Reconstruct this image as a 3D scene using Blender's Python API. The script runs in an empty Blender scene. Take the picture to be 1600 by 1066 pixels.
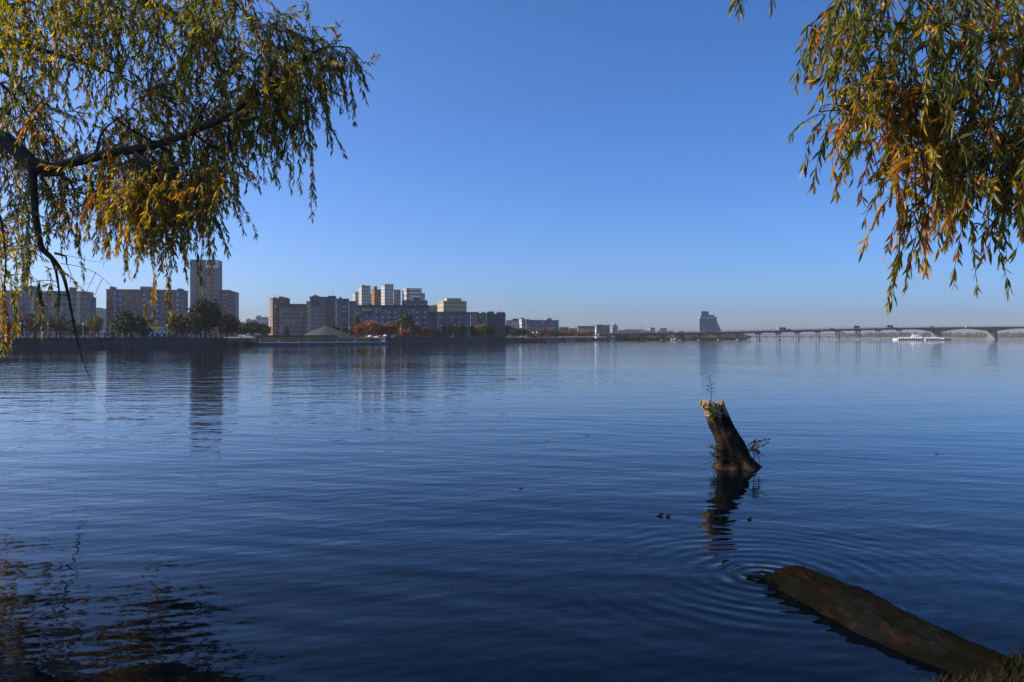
import bpy, math, random
import numpy as np
from mathutils import Vector, Matrix, noise as mnoise

random.seed(7)
rng = np.random.default_rng(11)
R = math.radians
scene = bpy.context.scene
COL = scene.collection

# ---------------------------------------------------------------- camera, sky, sun, exposure
S = 1.2                       # metres per unit of the survey (eye height 2 units)
F = 1232.0                    # focal length in photo pixels
HZ = 526.5                    # horizon row
CAMH = 2.0 * S

cam_d = bpy.data.cameras.new('camera')
cam = bpy.data.objects.new('camera', cam_d)
COL.objects.link(cam)
cam.location = (0, 0, CAMH)
cam.rotation_euler = (R(90), 0, 0)
cam_d.sensor_width = 36
cam_d.lens = 36 * F / 1600
cam_d.shift_y = -(533 - HZ) / 1600
cam_d.clip_start = 0.05
cam_d.clip_end = 12000
scene.camera = cam

SUN_AZ = R(-88)               # from +Y, negative = left of the view
SUN_EL = R(29)
to_sun = Vector((math.sin(SUN_AZ) * math.cos(SUN_EL), math.cos(SUN_AZ) * math.cos(SUN_EL), math.sin(SUN_EL)))

world = bpy.data.worlds.new('World')
scene.world = world
world.use_nodes = True
wn = world.node_tree
bg = wn.nodes['Background']
sky = wn.nodes.new('ShaderNodeTexSky')
sky.sky_type = 'NISHITA'
sky.sun_disc = False
sky.sun_elevation = SUN_EL
sky.sun_rotation = SUN_AZ
sky.altitude = 0
sky.air_density = 0.6
sky.dust_density = 2.05
sky.ozone_density = 7.0
hsv = wn.nodes.new('ShaderNodeHueSaturation')   # camera colour rendering of the whole sky
hsv.inputs['Hue'].default_value = 0.503
hsv.inputs['Saturation'].default_value = 1.12
wn.links.new(sky.outputs[0], hsv.inputs['Color'])
wn.links.new(hsv.outputs[0], bg.inputs[0])
bg.inputs[1].default_value = 0.15

sun_d = bpy.data.lights.new('sun', 'SUN')
sun = bpy.data.objects.new('sun', sun_d)
COL.objects.link(sun)
sun_d.energy = 4.2
sun_d.angle = R(0.5)
sun_d.color = (1.0, 0.90, 0.76)
sun.rotation_euler = to_sun.to_track_quat('Z', 'Y').to_euler()
sun.location = (-60, 0, 60)

vs = scene.view_settings
vs.view_transform = 'Standard'
vs.look = 'None'
vs.gamma = 1
vs.use_curve_mapping = False
vs.exposure = 0.56
scene.display_settings.display_device = 'sRGB'
scene.render.engine = 'CYCLES'
cy = scene.cycles
cy.use_denoising = True
cy.denoiser = 'OPENIMAGEDENOISE'
cy.denoising_prefilter = 'NONE'
cy.denoising_input_passes = 'RGB_ALBEDO_NORMAL'
cy.sample_clamp_direct = 6
cy.max_bounces = 6
cy.diffuse_bounces = 2
cy.glossy_bounces = 3
cy.transmission_bounces = 3
cy.volume_bounces = 1
cy.sample_clamp_indirect = 6
cy.caustics_reflective = False
cy.caustics_refractive = False

# ---------------------------------------------------------------- helpers
def W(px, py, Y):
    """photo pixel at survey depth Y -> world point"""
    return Vector(((px - 800) / F * Y * S, Y * S, CAMH + (HZ - py) / F * Y * S))

def X(px, Y):
    return (px - 800) / F * Y * S

def Zat(py, Y):
    return CAMH + (HZ - py) / F * Y * S

def M(npx, Y):
    return npx / F * Y * S

def tag(o, label=None, cat=None, group=None, kind=None):
    if label: o['label'] = label
    if cat: o['category'] = cat
    if group: o['group'] = group
    if kind: o['kind'] = kind
    return o

def empty(name, loc, label, cat, group=None, rz=0.0):
    o = bpy.data.objects.new(name, None)
    COL.objects.link(o)
    o.location = loc
    o.rotation_euler = (0, 0, rz)
    o.empty_display_size = 0.3
    return tag(o, label, cat, group)

def link_obj(name, me, parent=None, world_pts=True):
    o = bpy.data.objects.new(name, me)
    COL.objects.link(o)
    if parent is not None:
        o.parent = parent
        if world_pts:
            pm = Matrix.Translation(parent.location) @ parent.rotation_euler.to_matrix().to_4x4()
            o.matrix_parent_inverse = pm.inverted()
    return o

class MB:
    def __init__(s):
        s.v = []; s.f = []; s.m = []
    def quad(s, a, b, c, d, mi=0):
        n = len(s.v)
        s.v += [tuple(a), tuple(b), tuple(c), tuple(d)]
        s.f.append((n, n + 1, n + 2, n + 3)); s.m.append(mi)
    def tri(s, a, b, c, mi=0):
        n = len(s.v)
        s.v += [tuple(a), tuple(b), tuple(c)]
        s.f.append((n, n + 1, n + 2)); s.m.append(mi)
    def hexa(s, p, mi=0):
        """p: 8 points, bottom 4 counter-clockwise seen from above, then top 4"""
        n = len(s.v)
        s.v += [tuple(q) for q in p]
        for f in ((3, 2, 1, 0), (4, 5, 6, 7), (0, 1, 5, 4), (1, 2, 6, 5), (2, 3, 7, 6), (3, 0, 4, 7)):
            s.f.append(tuple(n + i for i in f)); s.m.append(mi)
    def box(s, x0, x1, y0, y1, z0, z1, mi=0):
        s.hexa([(x0, y0, z0), (x1, y0, z0), (x1, y1, z0), (x0, y1, z0),
                (x0, y0, z1), (x1, y0, z1), (x1, y1, z1), (x0, y1, z1)], mi)
    def tube(s, pts, rad, n=6, mi=0, cap=True):
        pts = [Vector(p) for p in pts]
        base = len(s.v)
        up = Vector((0.13, 0.21, 0.97))
        k = len(pts)
        for i, p in enumerate(pts):
            t = (pts[min(i + 1, k - 1)] - pts[max(i - 1, 0)])
            if t.length < 1e-9: t = Vector((0, 0, 1))
            t.normalize()
            a = t.cross(up)
            if a.length < 1e-3: a = t.cross(Vector((1, 0, 0)))
            a.normalize(); b = t.cross(a)
            r = rad[i] if hasattr(rad, '__len__') else rad
            for j in range(n):
                th = 2 * math.pi * j / n
                q = p + a * (r * math.cos(th)) + b * (r * math.sin(th))
                s.v.append(tuple(q))
        for i in range(k - 1):
            for j in range(n):
                j2 = (j + 1) % n
                s.f.append((base + i * n + j, base + i * n + j2, base + (i + 1) * n + j2, base + (i + 1) * n + j)); s.m.append(mi)
        if cap:
            s.f.append(tuple(base + j for j in reversed(range(n)))); s.m.append(mi)
            s.f.append(tuple(base + (k - 1) * n + j for j in range(n))); s.m.append(mi)
    def mesh(s, name, mats, smooth=False):
        me = bpy.data.meshes.new(name)
        me.from_pydata(s.v, [], s.f)
        if not isinstance(mats, (list, tuple)): mats = [mats]
        for m in mats: me.materials.append(m)
        if len(mats) > 1:
            me.polygons.foreach_set('material_index', s.m)
        if smooth:
            me.polygons.foreach_set('use_smooth', [True] * len(me.polygons))
        me.update()
        return me
    def build(s, name, mats, parent=None, smooth=False, kind=None, world_pts=True, label=None):
        o = link_obj(name, s.mesh(name, mats, smooth), parent, world_pts)
        if kind: o['kind'] = kind
        if label: o['label'] = label
        return o

# ---------------------------------------------------------------- materials
def mat(name, col, rough=0.75, var=0.25, scale=1.5, bump=0.0, bscale=8.0, spec=0.4, metal=0.0, col2=None, detail=4, objrand=0.0):
    m = bpy.data.materials.new(name)
    m.use_nodes = True
    nt = m.node_tree
    b = nt.nodes['Principled BSDF']
    b.inputs['Roughness'].default_value = rough
    b.inputs['Specular IOR Level'].default_value = spec
    b.inputs['Metallic'].default_value = metal
    geo = nt.nodes.new('ShaderNodeNewGeometry')
    nz = nt.nodes.new('ShaderNodeTexNoise')
    nz.inputs['Scale'].default_value = scale
    nz.inputs['Detail'].default_value = detail
    nz.inputs['Roughness'].default_value = 0.6
    nt.links.new(geo.outputs['Position'], nz.inputs['Vector'])
    rp = nt.nodes.new('ShaderNodeValToRGB')
    c = np.array(col)
    lo = np.clip(c * (1 - var), 0, 1); hi = np.clip(np.array(col2) if col2 is not None else c * (1 + var), 0, 1)
    rp.color_ramp.elements[0].position = 0.32
    rp.color_ramp.elements[1].position = 0.68
    rp.color_ramp.elements[0].color = (*lo, 1)
    rp.color_ramp.elements[1].color = (*hi, 1)
    nt.links.new(nz.outputs['Fac'], rp.inputs['Fac'])
    out = rp.outputs['Color']
    if objrand:
        oi = nt.nodes.new('ShaderNodeObjectInfo')
        mr = nt.nodes.new('ShaderNodeMapRange')
        mr.inputs['To Min'].default_value = 1 - objrand
        mr.inputs['To Max'].default_value = 1 + objrand
        nt.links.new(oi.outputs['Random'], mr.inputs['Value'])
        mx = nt.nodes.new('ShaderNodeVectorMath'); mx.operation = 'SCALE'
        nt.links.new(out, mx.inputs[0]); nt.links.new(mr.outputs[0], mx.inputs['Scale'])
        out = mx.outputs[0]
    nt.links.new(out, b.inputs['Base Color'])
    if bump:
        n2 = nt.nodes.new('ShaderNodeTexNoise')
        n2.inputs['Scale'].default_value = bscale
        n2.inputs['Detail'].default_value = 6
        nt.links.new(geo.outputs['Position'], n2.inputs['Vector'])
        bp = nt.nodes.new('ShaderNodeBump')
        bp.inputs['Strength'].default_value = bump
        bp.inputs['Distance'].default_value = 0.05
        nt.links.new(n2.outputs['Fac'], bp.inputs['Height'])
        nt.links.new(bp.outputs['Normal'], b.inputs['Normal'])
    return m

def glass(name, col, rough=0.12):
    return mat(name, col, rough=rough, var=0.35, scale=0.6, spec=0.6)

G_DARK = glass('window_glass_dark', (0.020, 0.028, 0.040))
G_MID = glass('window_glass_blue', (0.06, 0.09, 0.13))
G_PALE = glass('window_glass_curtained', (0.26, 0.27, 0.28), 0.3)
GLASS = [G_DARK, G_MID, G_PALE]
WHITE = mat('white_paint', (0.78, 0.77, 0.74), 0.5, 0.06)
WHITE_PANEL = mat('white_facade', (0.38, 0.375, 0.36), 0.7, 0.08)
GREY_PANEL = mat('grey_concrete_panel', (0.215, 0.215, 0.22), 0.8, 0.15, 0.5)
GREYBLUE = mat('blue_grey_panel', (0.165, 0.19, 0.225), 0.8, 0.15, 0.5)
DARKGREY = mat('dark_grey_facade', (0.09, 0.09, 0.095), 0.8, 0.2, 0.5)
BEIGE = mat('beige_facade', (0.36, 0.31, 0.19), 0.8, 0.12, 0.5)
TAUPE = mat('taupe_panel', (0.25, 0.235, 0.22), 0.8, 0.12, 0.4)
BROWN = mat('brown_brick_facade', (0.25, 0.15, 0.11), 0.85, 0.18, 0.8)
BROWNGREY = mat('brown_grey_facade', (0.17, 0.14, 0.125), 0.85, 0.18, 0.5)
RUSTWALL = mat('rust_brown_facade', (0.21, 0.105, 0.068), 0.85, 0.15, 0.5)
ORANGE = mat('orange_panel', (0.42, 0.13, 0.05), 0.7, 0.1)
YELLOWP = mat('pale_yellow_panel', (0.45, 0.38, 0.20), 0.7, 0.1)
PALEBLUE = mat('pale_blue_facade', (0.32, 0.38, 0.46), 0.6, 0.1)
STEELBLUE = mat('steel_blue_cladding', (0.09, 0.16, 0.27), 0.4, 0.15)
GREENP = mat('green_panel', (0.15, 0.32, 0.24), 0.6, 0.1)
ROOFM = mat('dark_roof', (0.09, 0.085, 0.085), 0.9, 0.2)
STONE = mat('embankment_stone', (0.065, 0.063, 0.06), 0.85, 0.3, 0.7, 0.3, 3)
COPING = mat('pale_stone_coping', (0.66, 0.64, 0.60), 0.85, 0.15, 1.2)  # pale stone, whitened further so the quay edge stands in for its sunlit top
BRICKQ = mat('red_brick_wall', (0.16, 0.085, 0.065), 0.9, 0.3, 1.2)
QUAY = mat('dark_quay_concrete', (0.10, 0.10, 0.10), 0.85, 0.3, 0.8)
MOUND = mat('grey_gravel', (0.055, 0.054, 0.053), 0.95, 0.25, 1.5, 0.5, 4)
LANDM = mat('land_earth_and_grass', (0.10, 0.10, 0.05), 0.95, 0.4, 0.15, col2=(0.16, 0.14, 0.09))
BRIDGE = mat('bridge_concrete', (0.14, 0.14, 0.14), 0.85, 0.2, 0.3)
STEEL = mat('galvanised_steel', (0.25, 0.25, 0.26), 0.5, 0.1)
BLACK = mat('black_paint', (0.03, 0.03, 0.032), 0.5, 0.2)
REDHULL = mat('dull_red_paint', (0.28, 0.045, 0.03), 0.6, 0.2, 1.0)
BARK_FAR = mat('tree_bark', (0.08, 0.06, 0.045), 0.95, 0.3, 3)
BARK = mat('willow_bark', (0.045, 0.035, 0.026), 0.95, 0.45, 9, 0.9, 22)
TWIG = mat('willow_twig', (0.07, 0.05, 0.025), 0.8, 0.3, 9)

FOL = {}
for nm, c in dict(green=(0.060, 0.075, 0.026), dark=(0.034, 0.046, 0.024), olive=(0.105, 0.095, 0.030),
                  yellow=(0.22, 0.15, 0.030), orange=(0.34, 0.125, 0.028), rust=(0.24, 0.090, 0.032),
                  brown=(0.115, 0.075, 0.045), pine=(0.026, 0.042, 0.032), lemon=(0.42, 0.32, 0.05)).items():
    FOL[nm] = mat('foliage_' + nm, c, 0.8, 0.45, 0.55, spec=0.2, objrand=0.18)

# ---------------------------------------------------------------- water
def water_material():
    m = bpy.data.materials.new('river_water')
    m.use_nodes = True
    nt = m.node_tree
    b = nt.nodes['Principled BSDF']
    b.inputs['Base Color'].default_value = (0.0008, 0.0018, 0.0035, 1)
    b.inputs['Roughness'].default_value = 0.03
    b.inputs['IOR'].default_value = 1.21
    geo = nt.nodes.new('ShaderNodeNewGeometry')
    N = nt.nodes.new; L = nt.links.new
    def val(x, sock):
        if isinstance(x, (int, float)): sock.default_value = x
        else: L(x, sock)
    def mth(op, a, b_=None, c=None):
        n = N('ShaderNodeMath'); n.operation = op
        val(a, n.inputs[0])
        if b_ is not None: val(b_, n.inputs[1])
        if c is not None: val(c, n.inputs[2])
        return n.outputs[0]
    # height layers: (rotation deg, scale x, scale y, amplitude, detail)
    layers = [(-12, 0.20, 0.50, 0.030, 1.0), (14, 0.62, 1.8, 0.0135, 1.0), (-20, 1.8, 4.6, 0.0050, 1.5), (12, 5.0, 11.0, 0.0014, 1.0)]
    EPS = 0.03
    def height(pos):
        tot = None
        for i, (rot, sx, sy, amp, det) in enumerate(layers):
            mp = N('ShaderNodeMapping')
            mp.inputs['Rotation'].default_value = (0, 0, R(rot))
            mp.inputs['Location'].default_value = (3.7 * i, 11.3 * i, 0)
            mp.inputs['Scale'].default_value = (sx, sy, 1)
            # rotate first, then scale: Mapping applies scale, then rotation -> use two nodes
            mp0 = N('ShaderNodeMapping')
            mp0.inputs['Rotation'].default_value = (0, 0, R(rot))
            mp.inputs['Rotation'].default_value = (0, 0, 0)
            L(pos, mp0.inputs['Vector']); L(mp0.outputs[0], mp.inputs['Vector'])
            nz = N('ShaderNodeTexNoise'); nz.noise_dimensions = '2D'
            nz.inputs['Scale'].default_value = 1.0
            nz.inputs['Detail'].default_value = det
            nz.inputs['Roughness'].default_value = 0.45
            L(mp.outputs[0], nz.inputs['Vector'])
            t = mth('MULTIPLY', nz.outputs['Fac'], amp)
            tot = t if tot is None else mth('ADD', tot, t)
        return tot
    def offs(v):
        n = N('ShaderNodeVectorMath'); n.operation = 'ADD'
        L(geo.outputs['Position'], n.inputs[0]); n.inputs[1].default_value = v
        return n.outputs[0]
    h0 = height(geo.outputs['Position'])
    hx = height(offs((EPS, 0, 0)))
    hy = height(offs((0, EPS, 0)))
    sx = mth('DIVIDE', mth('SUBTRACT', hx, h0), EPS)
    sy = mth('DIVIDE', mth('SUBTRACT', hy, h0), EPS)
    # calmer and livelier patches of the surface
    pn = N('ShaderNodeTexNoise'); pn.noise_dimensions = '2D'
    pmap = N('ShaderNodeMapping'); pmap.inputs['Scale'].default_value = (0.02, 0.055, 1)
    L(geo.outputs['Position'], pmap.inputs['Vector']); L(pmap.outputs[0], pn.inputs['Vector'])
    pn.inputs['Scale'].default_value = 1; pn.inputs['Detail'].default_value = 2
    mr = N('ShaderNodeMapRange')
    mr.inputs['From Min'].default_value = 0.3; mr.inputs['From Max'].default_value = 0.7
    mr.inputs['To Min'].default_value = 0.55; mr.inputs['To Max'].default_value = 1.25
    L(pn.outputs['Fac'], mr.inputs['Value'])
    sx = mth('MULTIPLY', sx, mr.outputs[0]); sy = mth('MULTIPLY', sy, mr.outputs[0])
    # ripple rings round the end of the sunken log and round the stump
    sep = N('ShaderNodeSeparateXYZ'); L(geo.outputs['Position'], sep.inputs[0])
    for (cx, cy_, k, amp, fall) in RINGS:
        dx = mth('SUBTRACT', sep.outputs[0], cx); dy = mth('SUBTRACT', sep.outputs[1], cy_)
        r = mth('SQRT', mth('ADD', mth('ADD', mth('MULTIPLY', dx, dx), mth('MULTIPLY', dy, dy)), 0.0004))
        wv = mth('SINE', mth('MULTIPLY', mth('POWER', r, 0.85), k))
        rn = N('ShaderNodeTexNoise'); rn.noise_dimensions = '2D'; rn.inputs['Scale'].default_value = 1.1; rn.inputs['Detail'].default_value = 2
        L(geo.outputs['Position'], rn.inputs['Vector'])
        am = N('ShaderNodeMapRange'); am.inputs['From Min'].default_value = .35; am.inputs['From Max'].default_value = .65; am.inputs['To Min'].default_value = .35; am.inputs['To Max'].default_value = 1.3
        L(rn.outputs['Fac'], am.inputs['Value'])
        wv = mth('SINE', mth('ADD', mth('MULTIPLY', mth('POWER', r, 0.85), k), mth('MULTIPLY', rn.outputs['Fac'], 6.0)))
        env = mth('MULTIPLY', mth('MULTIPLY', mth('EXPONENT', mth('MULTIPLY', r, -1.0 / fall)), amp), am.outputs[0])
        sl = mth('DIVIDE', mth('MULTIPLY', wv, env), r)
        sx = mth('ADD', sx, mth('MULTIPLY', sl, dx)); sy = mth('ADD', sy, mth('MULTIPLY', sl, dy))
    cmb = N('ShaderNodeCombineXYZ')
    L(mth('MULTIPLY', sx, -1), cmb.inputs[0]); L(mth('MULTIPLY', sy, -1), cmb.inputs[1]); cmb.inputs[2].default_value = 1
    nm = N('ShaderNodeVectorMath'); nm.operation = 'NORMALIZE'
    L(cmb.outputs[0], nm.inputs[0])
    L(nm.outputs[0], b.inputs['Normal'])
    return m

RINGS = [(2.12 * S, 6.62 * S, 34.0, 0.19, 0.9), (3.45 * S, 12.1 * S, 34.0, 0.05, 0.8)]
FAR = 2600.0
w = MB()
w.quad((-FAR, -30, 0), (FAR, -30, 0), (FAR, FAR, 0), (-FAR, FAR, 0))
tag(w.build('water', water_material()), kind='structure')

# ---------------------------------------------------------------- far land
shore = [(-1400, 150), (-700, 142), (-200, 138), (0, 140), (180, 152), (355, 172), (400, 190), (480, 196), (600, 214), (700, 258), (790, 308),
         (860, 350), (900, 379), (970, 430), (1060, 490), (1120, 540), (1166, 600)]
LZ = 1.72 * S
d = MB()
for i in range(len(shore) - 1):
    (p0, y0), (p1, y1) = shore[i], shore[i + 1]
    a = Vector((X(p0, y0 + 1.5), (y0 + 1.5) * S, LZ)); b_ = Vector((X(p1, y1 + 1.5), (y1 + 1.5) * S, LZ))
    fa = Vector((X(p0, 2000), 2000 * S, LZ + 4)); fb = Vector((X(p1, 2000), 2000 * S, LZ + 4))
    d.quad(a, b_, fb, fa)
    d.quad((a.x, a.y, -1), (b_.x, b_.y, -1), b_, a)
e = Vector((X(1166, 601.5), 601.5 * S, LZ)); fe = Vector((X(1166, 2000), 2000 * S, LZ + 4))
d.quad((e.x, e.y, -1), (fe.x, fe.y, -1), fe, e)
tag(d.build('land', LANDM), kind='structure')

# far right shore
d = MB()
fs = [(1166, 1700), (1300, 1500), (1400, 1330), (1500, 1180), (1650, 1120), (2100, 1050), (3000, 900)]
for i in range(len(fs) - 1):
    (p0, y0), (p1, y1) = fs[i], fs[i + 1]
    a = Vector((X(p0, y0), y0 * S, 0.9)); b_ = Vector((X(p1, y1), y1 * S, 0.9))
    fa = Vector((X(p0, 2120), 2120 * S, 6)); fb = Vector((X(p1, 2120), 2120 * S, 6))
    d.quad(a, b_, fb, fa); d.quad((a.x, a.y, -1), (b_.x, b_.y, -1), b_, a)
tag(d.build('far_shore', LANDM), kind='structure')

# ---------------------------------------------------------------- buildings
class Frame:
    """front face: origin A, along u (to the right), outward normal n"""
    def __init__(s, A, phi):
        s.A = Vector((A.x, A.y, 0)); s.u = Vector((math.cos(phi), math.sin(phi), 0)); s.n = Vector((math.sin(phi), -math.cos(phi), 0))
    def P(s, a, dd, z):
        q = s.A + s.u * a + s.n * dd
        return Vector((q.x, q.y, z))
    def box(s, mb, a0, a1, d0, d1, z0, z1, mi=0):
        # d1 = outermost
        mb.hexa([s.P(a0, d1, z0), s.P(a1, d1, z0), s.P(a1, d0, z0), s.P(a0, d0, z0),
                 s.P(a0, d1, z1), s.P(a1, d1, z1), s.P(a1, d0, z1), s.P(a0, d0, z1)], mi)

def facade(fr, wall, gl, a0, a1, z0, z1, floors, bays, ww=0.6, wh=0.55, rec=0.18, dd=0.0, blank=(), pale=0.12, mid=0.35, rnd=None):
    rnd = rnd or random
    cw = (a1 - a0) / bays; ch = (z1 - z0) / floors
    for fl in range(floors):
        zb = z0 + fl * ch; za = zb + ch * (1 - wh) * 0.55; zt = za + ch * wh; ze = zb + ch
        wall.quad(fr.P(a0, dd, zb), fr.P(a1, dd, zb), fr.P(a1, dd, za), fr.P(a0, dd, za))
        wall.quad(fr.P(a0, dd, zt), fr.P(a1, dd, zt), fr.P(a1, dd, ze), fr.P(a0, dd, ze))
        last = a0
        for k in range(bays):
            if k in blank: continue
            s0 = a0 + cw * (k + 0.5 - ww / 2); s1 = a0 + cw * (k + 0.5 + ww / 2)
            wall.quad(fr.P(last, dd, za), fr.P(s0, dd, za), fr.P(s0, dd, zt), fr.P(last, dd, zt))
            last = s1
            r = dd - rec
            wall.quad(fr.P(s0, dd, za), fr.P(s1, dd, za), fr.P(s1, r, za), fr.P(s0, r, za))
            wall.quad(fr.P(s0, r, zt), fr.P(s1, r, zt), fr.P(s1, dd, zt), fr.P(s0, dd, zt))
            wall.quad(fr.P(s0, dd, zt), fr.P(s0, dd, za), fr.P(s0, r, za), fr.P(s0, r, zt))
            wall.quad(fr.P(s1, dd, za), fr.P(s1, dd, zt), fr.P(s1, r, zt), fr.P(s1, r, za))
            q = rnd.random()
            gl.quad(fr.P(s0, r, za), fr.P(s1, r, za), fr.P(s1, r, zt), fr.P(s0, r, zt), 2 if q < pale else (1 if q < pale + mid else 0))
        wall.quad(fr.P(last, dd, za), fr.P(a1, dd, za), fr.P(a1, dd, zt), fr.P(last, dd, zt))

def front_len(A, phi, pxR):
    k = (pxR - 800) / F
    return (k * A.y - A.x) / (math.cos(phi) - k * math.sin(phi))

def side_len(A, phi, pxS):
    k = (pxS - 800) / F
    # A + t*(-sin, cos)
    return (k * A.y - A.x) / (-math.sin(phi) - k * math.cos(phi))

def building(label, px0, px1, top, Y, floors, bays, wallm, phi=12, depth=14, pxS=None, name='apartment_building', cat='building', group=None,
             ww=0.6, wh=0.55, boxes=(), stripes=(), balc=(), blank=(), pale=0.12, mid=0.35, base=None, topband=0.0, bandm=None,
             cornice=True, rails=False, side_windows=True, extra=None, poles=(), seed=None):
    phi = R(phi)
    rnd = random.Random(seed if seed is not None else int(px0 * 7 + top))
    A = W(px0, top, Y)
    z0 = (base if base is not None else LZ - 0.3); z1 = A.z
    Lf = front_len(A, phi, px1)
    dep = side_len(A, phi, pxS) if pxS is not None else depth
    if dep <= 0 or dep > 80: dep = depth
    root = empty(name, (A.x, A.y, z0), label, cat, group)
    fr = Frame(A, phi)
    wall = MB(); gl = MB()
    zt = z1 - topband
    facade(fr, wall, gl, 0, Lf, z0, zt, floors, bays, ww, wh, blank=blank, pale=pale, mid=mid, rnd=rnd)
    # sides and back
    frl = Frame(fr.P(0, -dep, 0), phi - math.pi / 2)   # left side, runs from back to front
    frr = Frame(fr.P(Lf, 0, 0), phi + math.pi / 2)
    nb = max(2, int(bays * dep / max(Lf, 1) * 0.7)); nb = min(nb, 8)
    if side_windows:
        facade(frl, wall, gl, 0, dep, z0, zt, floors, nb, 0.35, wh * 0.9, pale=pale, mid=mid, rnd=rnd)
        facade(frr, wall, gl, 0, dep, z0, zt, floors, nb, 0.35, wh * 0.9, pale=pale, mid=mid, rnd=rnd)
    else:
        for f2 in (frl, frr): wall.quad(f2.P(0, 0, z0), f2.P(dep, 0, z0), f2.P(dep, 0, zt), f2.P(0, 0, zt))
    wall.quad(fr.P(Lf, -dep, z0), fr.P(0, -dep, z0), fr.P(0, -dep, zt), fr.P(Lf, -dep, zt))
    wall.build('wall', wallm, root)
    gl.build('windows', GLASS, root, kind='stuff')
    rf = MB()
    if topband:
        tb = MB(); fr.box(tb, 0, Lf, -dep, 0, zt, z1); tb.build('top_storey_band', bandm or wallm, root)
    fr.box(rf, -0.15, Lf + 0.15, -dep - 0.15, 0.2, z1, z1 + (0.35 if cornice else 0.12))
    rf.build('roof', ROOFM if cornice else wallm, root)
    zr = z1 + (0.35 if cornice else 0.12)
    for bx in boxes:
        p0, p1, bt = bx[:3]; bm = bx[3] if len(bx) > 3 else wallm
        b0 = front_len(A, phi, p0); b1 = front_len(A, phi, p1)
        t = MB()
        yy = (fr.P(b0, -2, 0).y) / S
        zz = Zat(bt, yy)
        fr.box(t, b0, b1, -min(dep * 0.7, 7), -1.2, zr, max(zz, zr + 0.5))
        t.build('roof_house', bm, root)
    for st in stripes:
        p0, p1 = st[0], st[1]; sm = st[2]
        ta, tbb = (st[3], st[4]) if len(st) > 4 else (top, None)
        b0 = front_len(A, phi, p0); b1 = front_len(A, phi, p1)
        t = MB()
        fr.box(t, b0, b1, 0.002, 0.28, z0 if tbb is None else max(z0, Zat(tbb, Y)), min(Zat(ta, Y), z1 - 0.02))
        t.build('colour_strip', sm, root)
    ch = (zt - z0) / floors
    for bl in balc:
        p0, p1, bm, prob = bl
        b0 = front_len(A, phi, p0); b1 = front_len(A, phi, p1)
        t = MB(); g = MB()
        for fl in range(1, floors):
            if rnd.random() > prob: continue
            zb = z0 + fl * ch
            fr.box(t, b0, b1, 0.003, 0.9, zb, zb + ch * 0.42)
            if rnd.random() < 0.6:
                fr.box(g, b0 + .05, b1 - .05, 0.003, 0.82, zb + ch * 0.42, zb + ch * 0.93, rnd.choice((0, 1, 1, 2)))
        if t.v: t.build('balconies', bm, root, kind='stuff')
        if g.v: g.build('balcony_glazing', GLASS, root, kind='stuff')
    for (pp, pt) in poles:
        b0 = front_len(A, phi, pp)
        q = fr.P(b0, -3, zr)
        t = MB(); t.tube([q, (q.x, q.y, Zat(pt, q.y / S))], [0.12, 0.05], 5)
        t.build('antenna', STEEL, root)
    if extra: extra(root, fr, A, phi, z0, z1, Lf, dep, zr)
    return root

# --- left group
building('long grey nine storey slab behind the willow branches with pale yellow strips', -90, 134, 454, 300, 9, 30, GREY_PANEL, 12, 12,
         boxes=[(37, 53, 447), (107, 112, 449)], stripes=[(27, 30, YELLOWP), (49, 54, YELLOWP), (66, 69, WHITE_PANEL), (82, 84, YELLOWP), (120, 125, YELLOWP), (-30, -26, YELLOWP)],
         ww=0.62, wh=0.55, mid=0.5, pale=0.1, balc=[(33, 37, GREYBLUE, .9), (70, 74, GREYBLUE, .9), (96, 100, GREYBLUE, .9), (-50, -46, GREYBLUE, .9)])
building('narrow grey end block one step lower than the long slab', 134.4, 140, 465, 306, 8, 2, GREYBLUE, 12, 10)
building('small white block seen in the gap between the two long slabs', 141, 161, 483, 430, 4, 6, WHITE_PANEL, 12, 12, boxes=[(147, 156, 481)], ww=0.5)
building('long nine storey slab with orange vertical strips left of the tower', 166, 285, 453, 320, 9, 28, GREYBLUE, 10, 12,
         boxes=[(170, 175, 448), (218, 233, 448), (276, 282, 451)],
         stripes=[(172.5, 175, ORANGE), (197.5, 200, ORANGE), (206, 208.3, ORANGE), (216, 219.5, ORANGE), (236.5, 239, ORANGE), (255, 257, ORANGE), (269.5, 272, ORANGE)],
         ww=0.66, wh=0.56, mid=0.55, pale=0.15, balc=[(178, 182, PALEBLUE, .9), (187, 191, PALEBLUE, .9), (224, 228, PALEBLUE, .9), (244, 248, PALEBLUE, .9), (276, 280, PALEBLUE, .9)])

def tower_extra(root, fr, A, phi, z0, z1, Lf, dep, zr):
    a0 = front_len(A, phi, 322)
    sb = MB(); fr.box(sb, a0 - 0.2, Lf + 0.05, 0.002, 0.3, Zat(418, 340), z1 - 0.05)
    sb.build('sign_band', WHITE, root)
    cu = bpy.data.curves.new('sign_text', 'FONT')
    cu.body = 'СКТ МЖК'
    cu.size = 2.1
    cu.align_x = 'CENTER'
    cu.extrude = 0.04
    to = bpy.data.objects.new('tmp_text', cu)
    COL.objects.link(to)
    dg = bpy.context.evaluated_depsgraph_get()
    me = bpy.data.meshes.new_from_object(to.evaluated_get(dg))
    bpy.data.objects.remove(to)
    me.materials.clear(); me.materials.append(REDHULL)
    xs = [v.co.x for v in me.vertices] or [0, 1]
    wd = max(xs) - min(xs)
    target = (Lf - a0) * 0.86
    mid = (a0 + Lf) / 2
    c = fr.P(mid, 0.34, Zat(414, 340))
    rot = Matrix((( fr.u.x, 0, fr.n.x), (fr.u.y, 0, fr.n.y), (0, 1, 0))).to_4x4()
    me.transform(Matrix.Translation(c) @ rot @ Matrix.Diagonal((target / wd, 1.0, 1.0, 1.0)))
    link_obj('sign_letters', me, root)
    gl = MB(); wl = MB()
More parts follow.
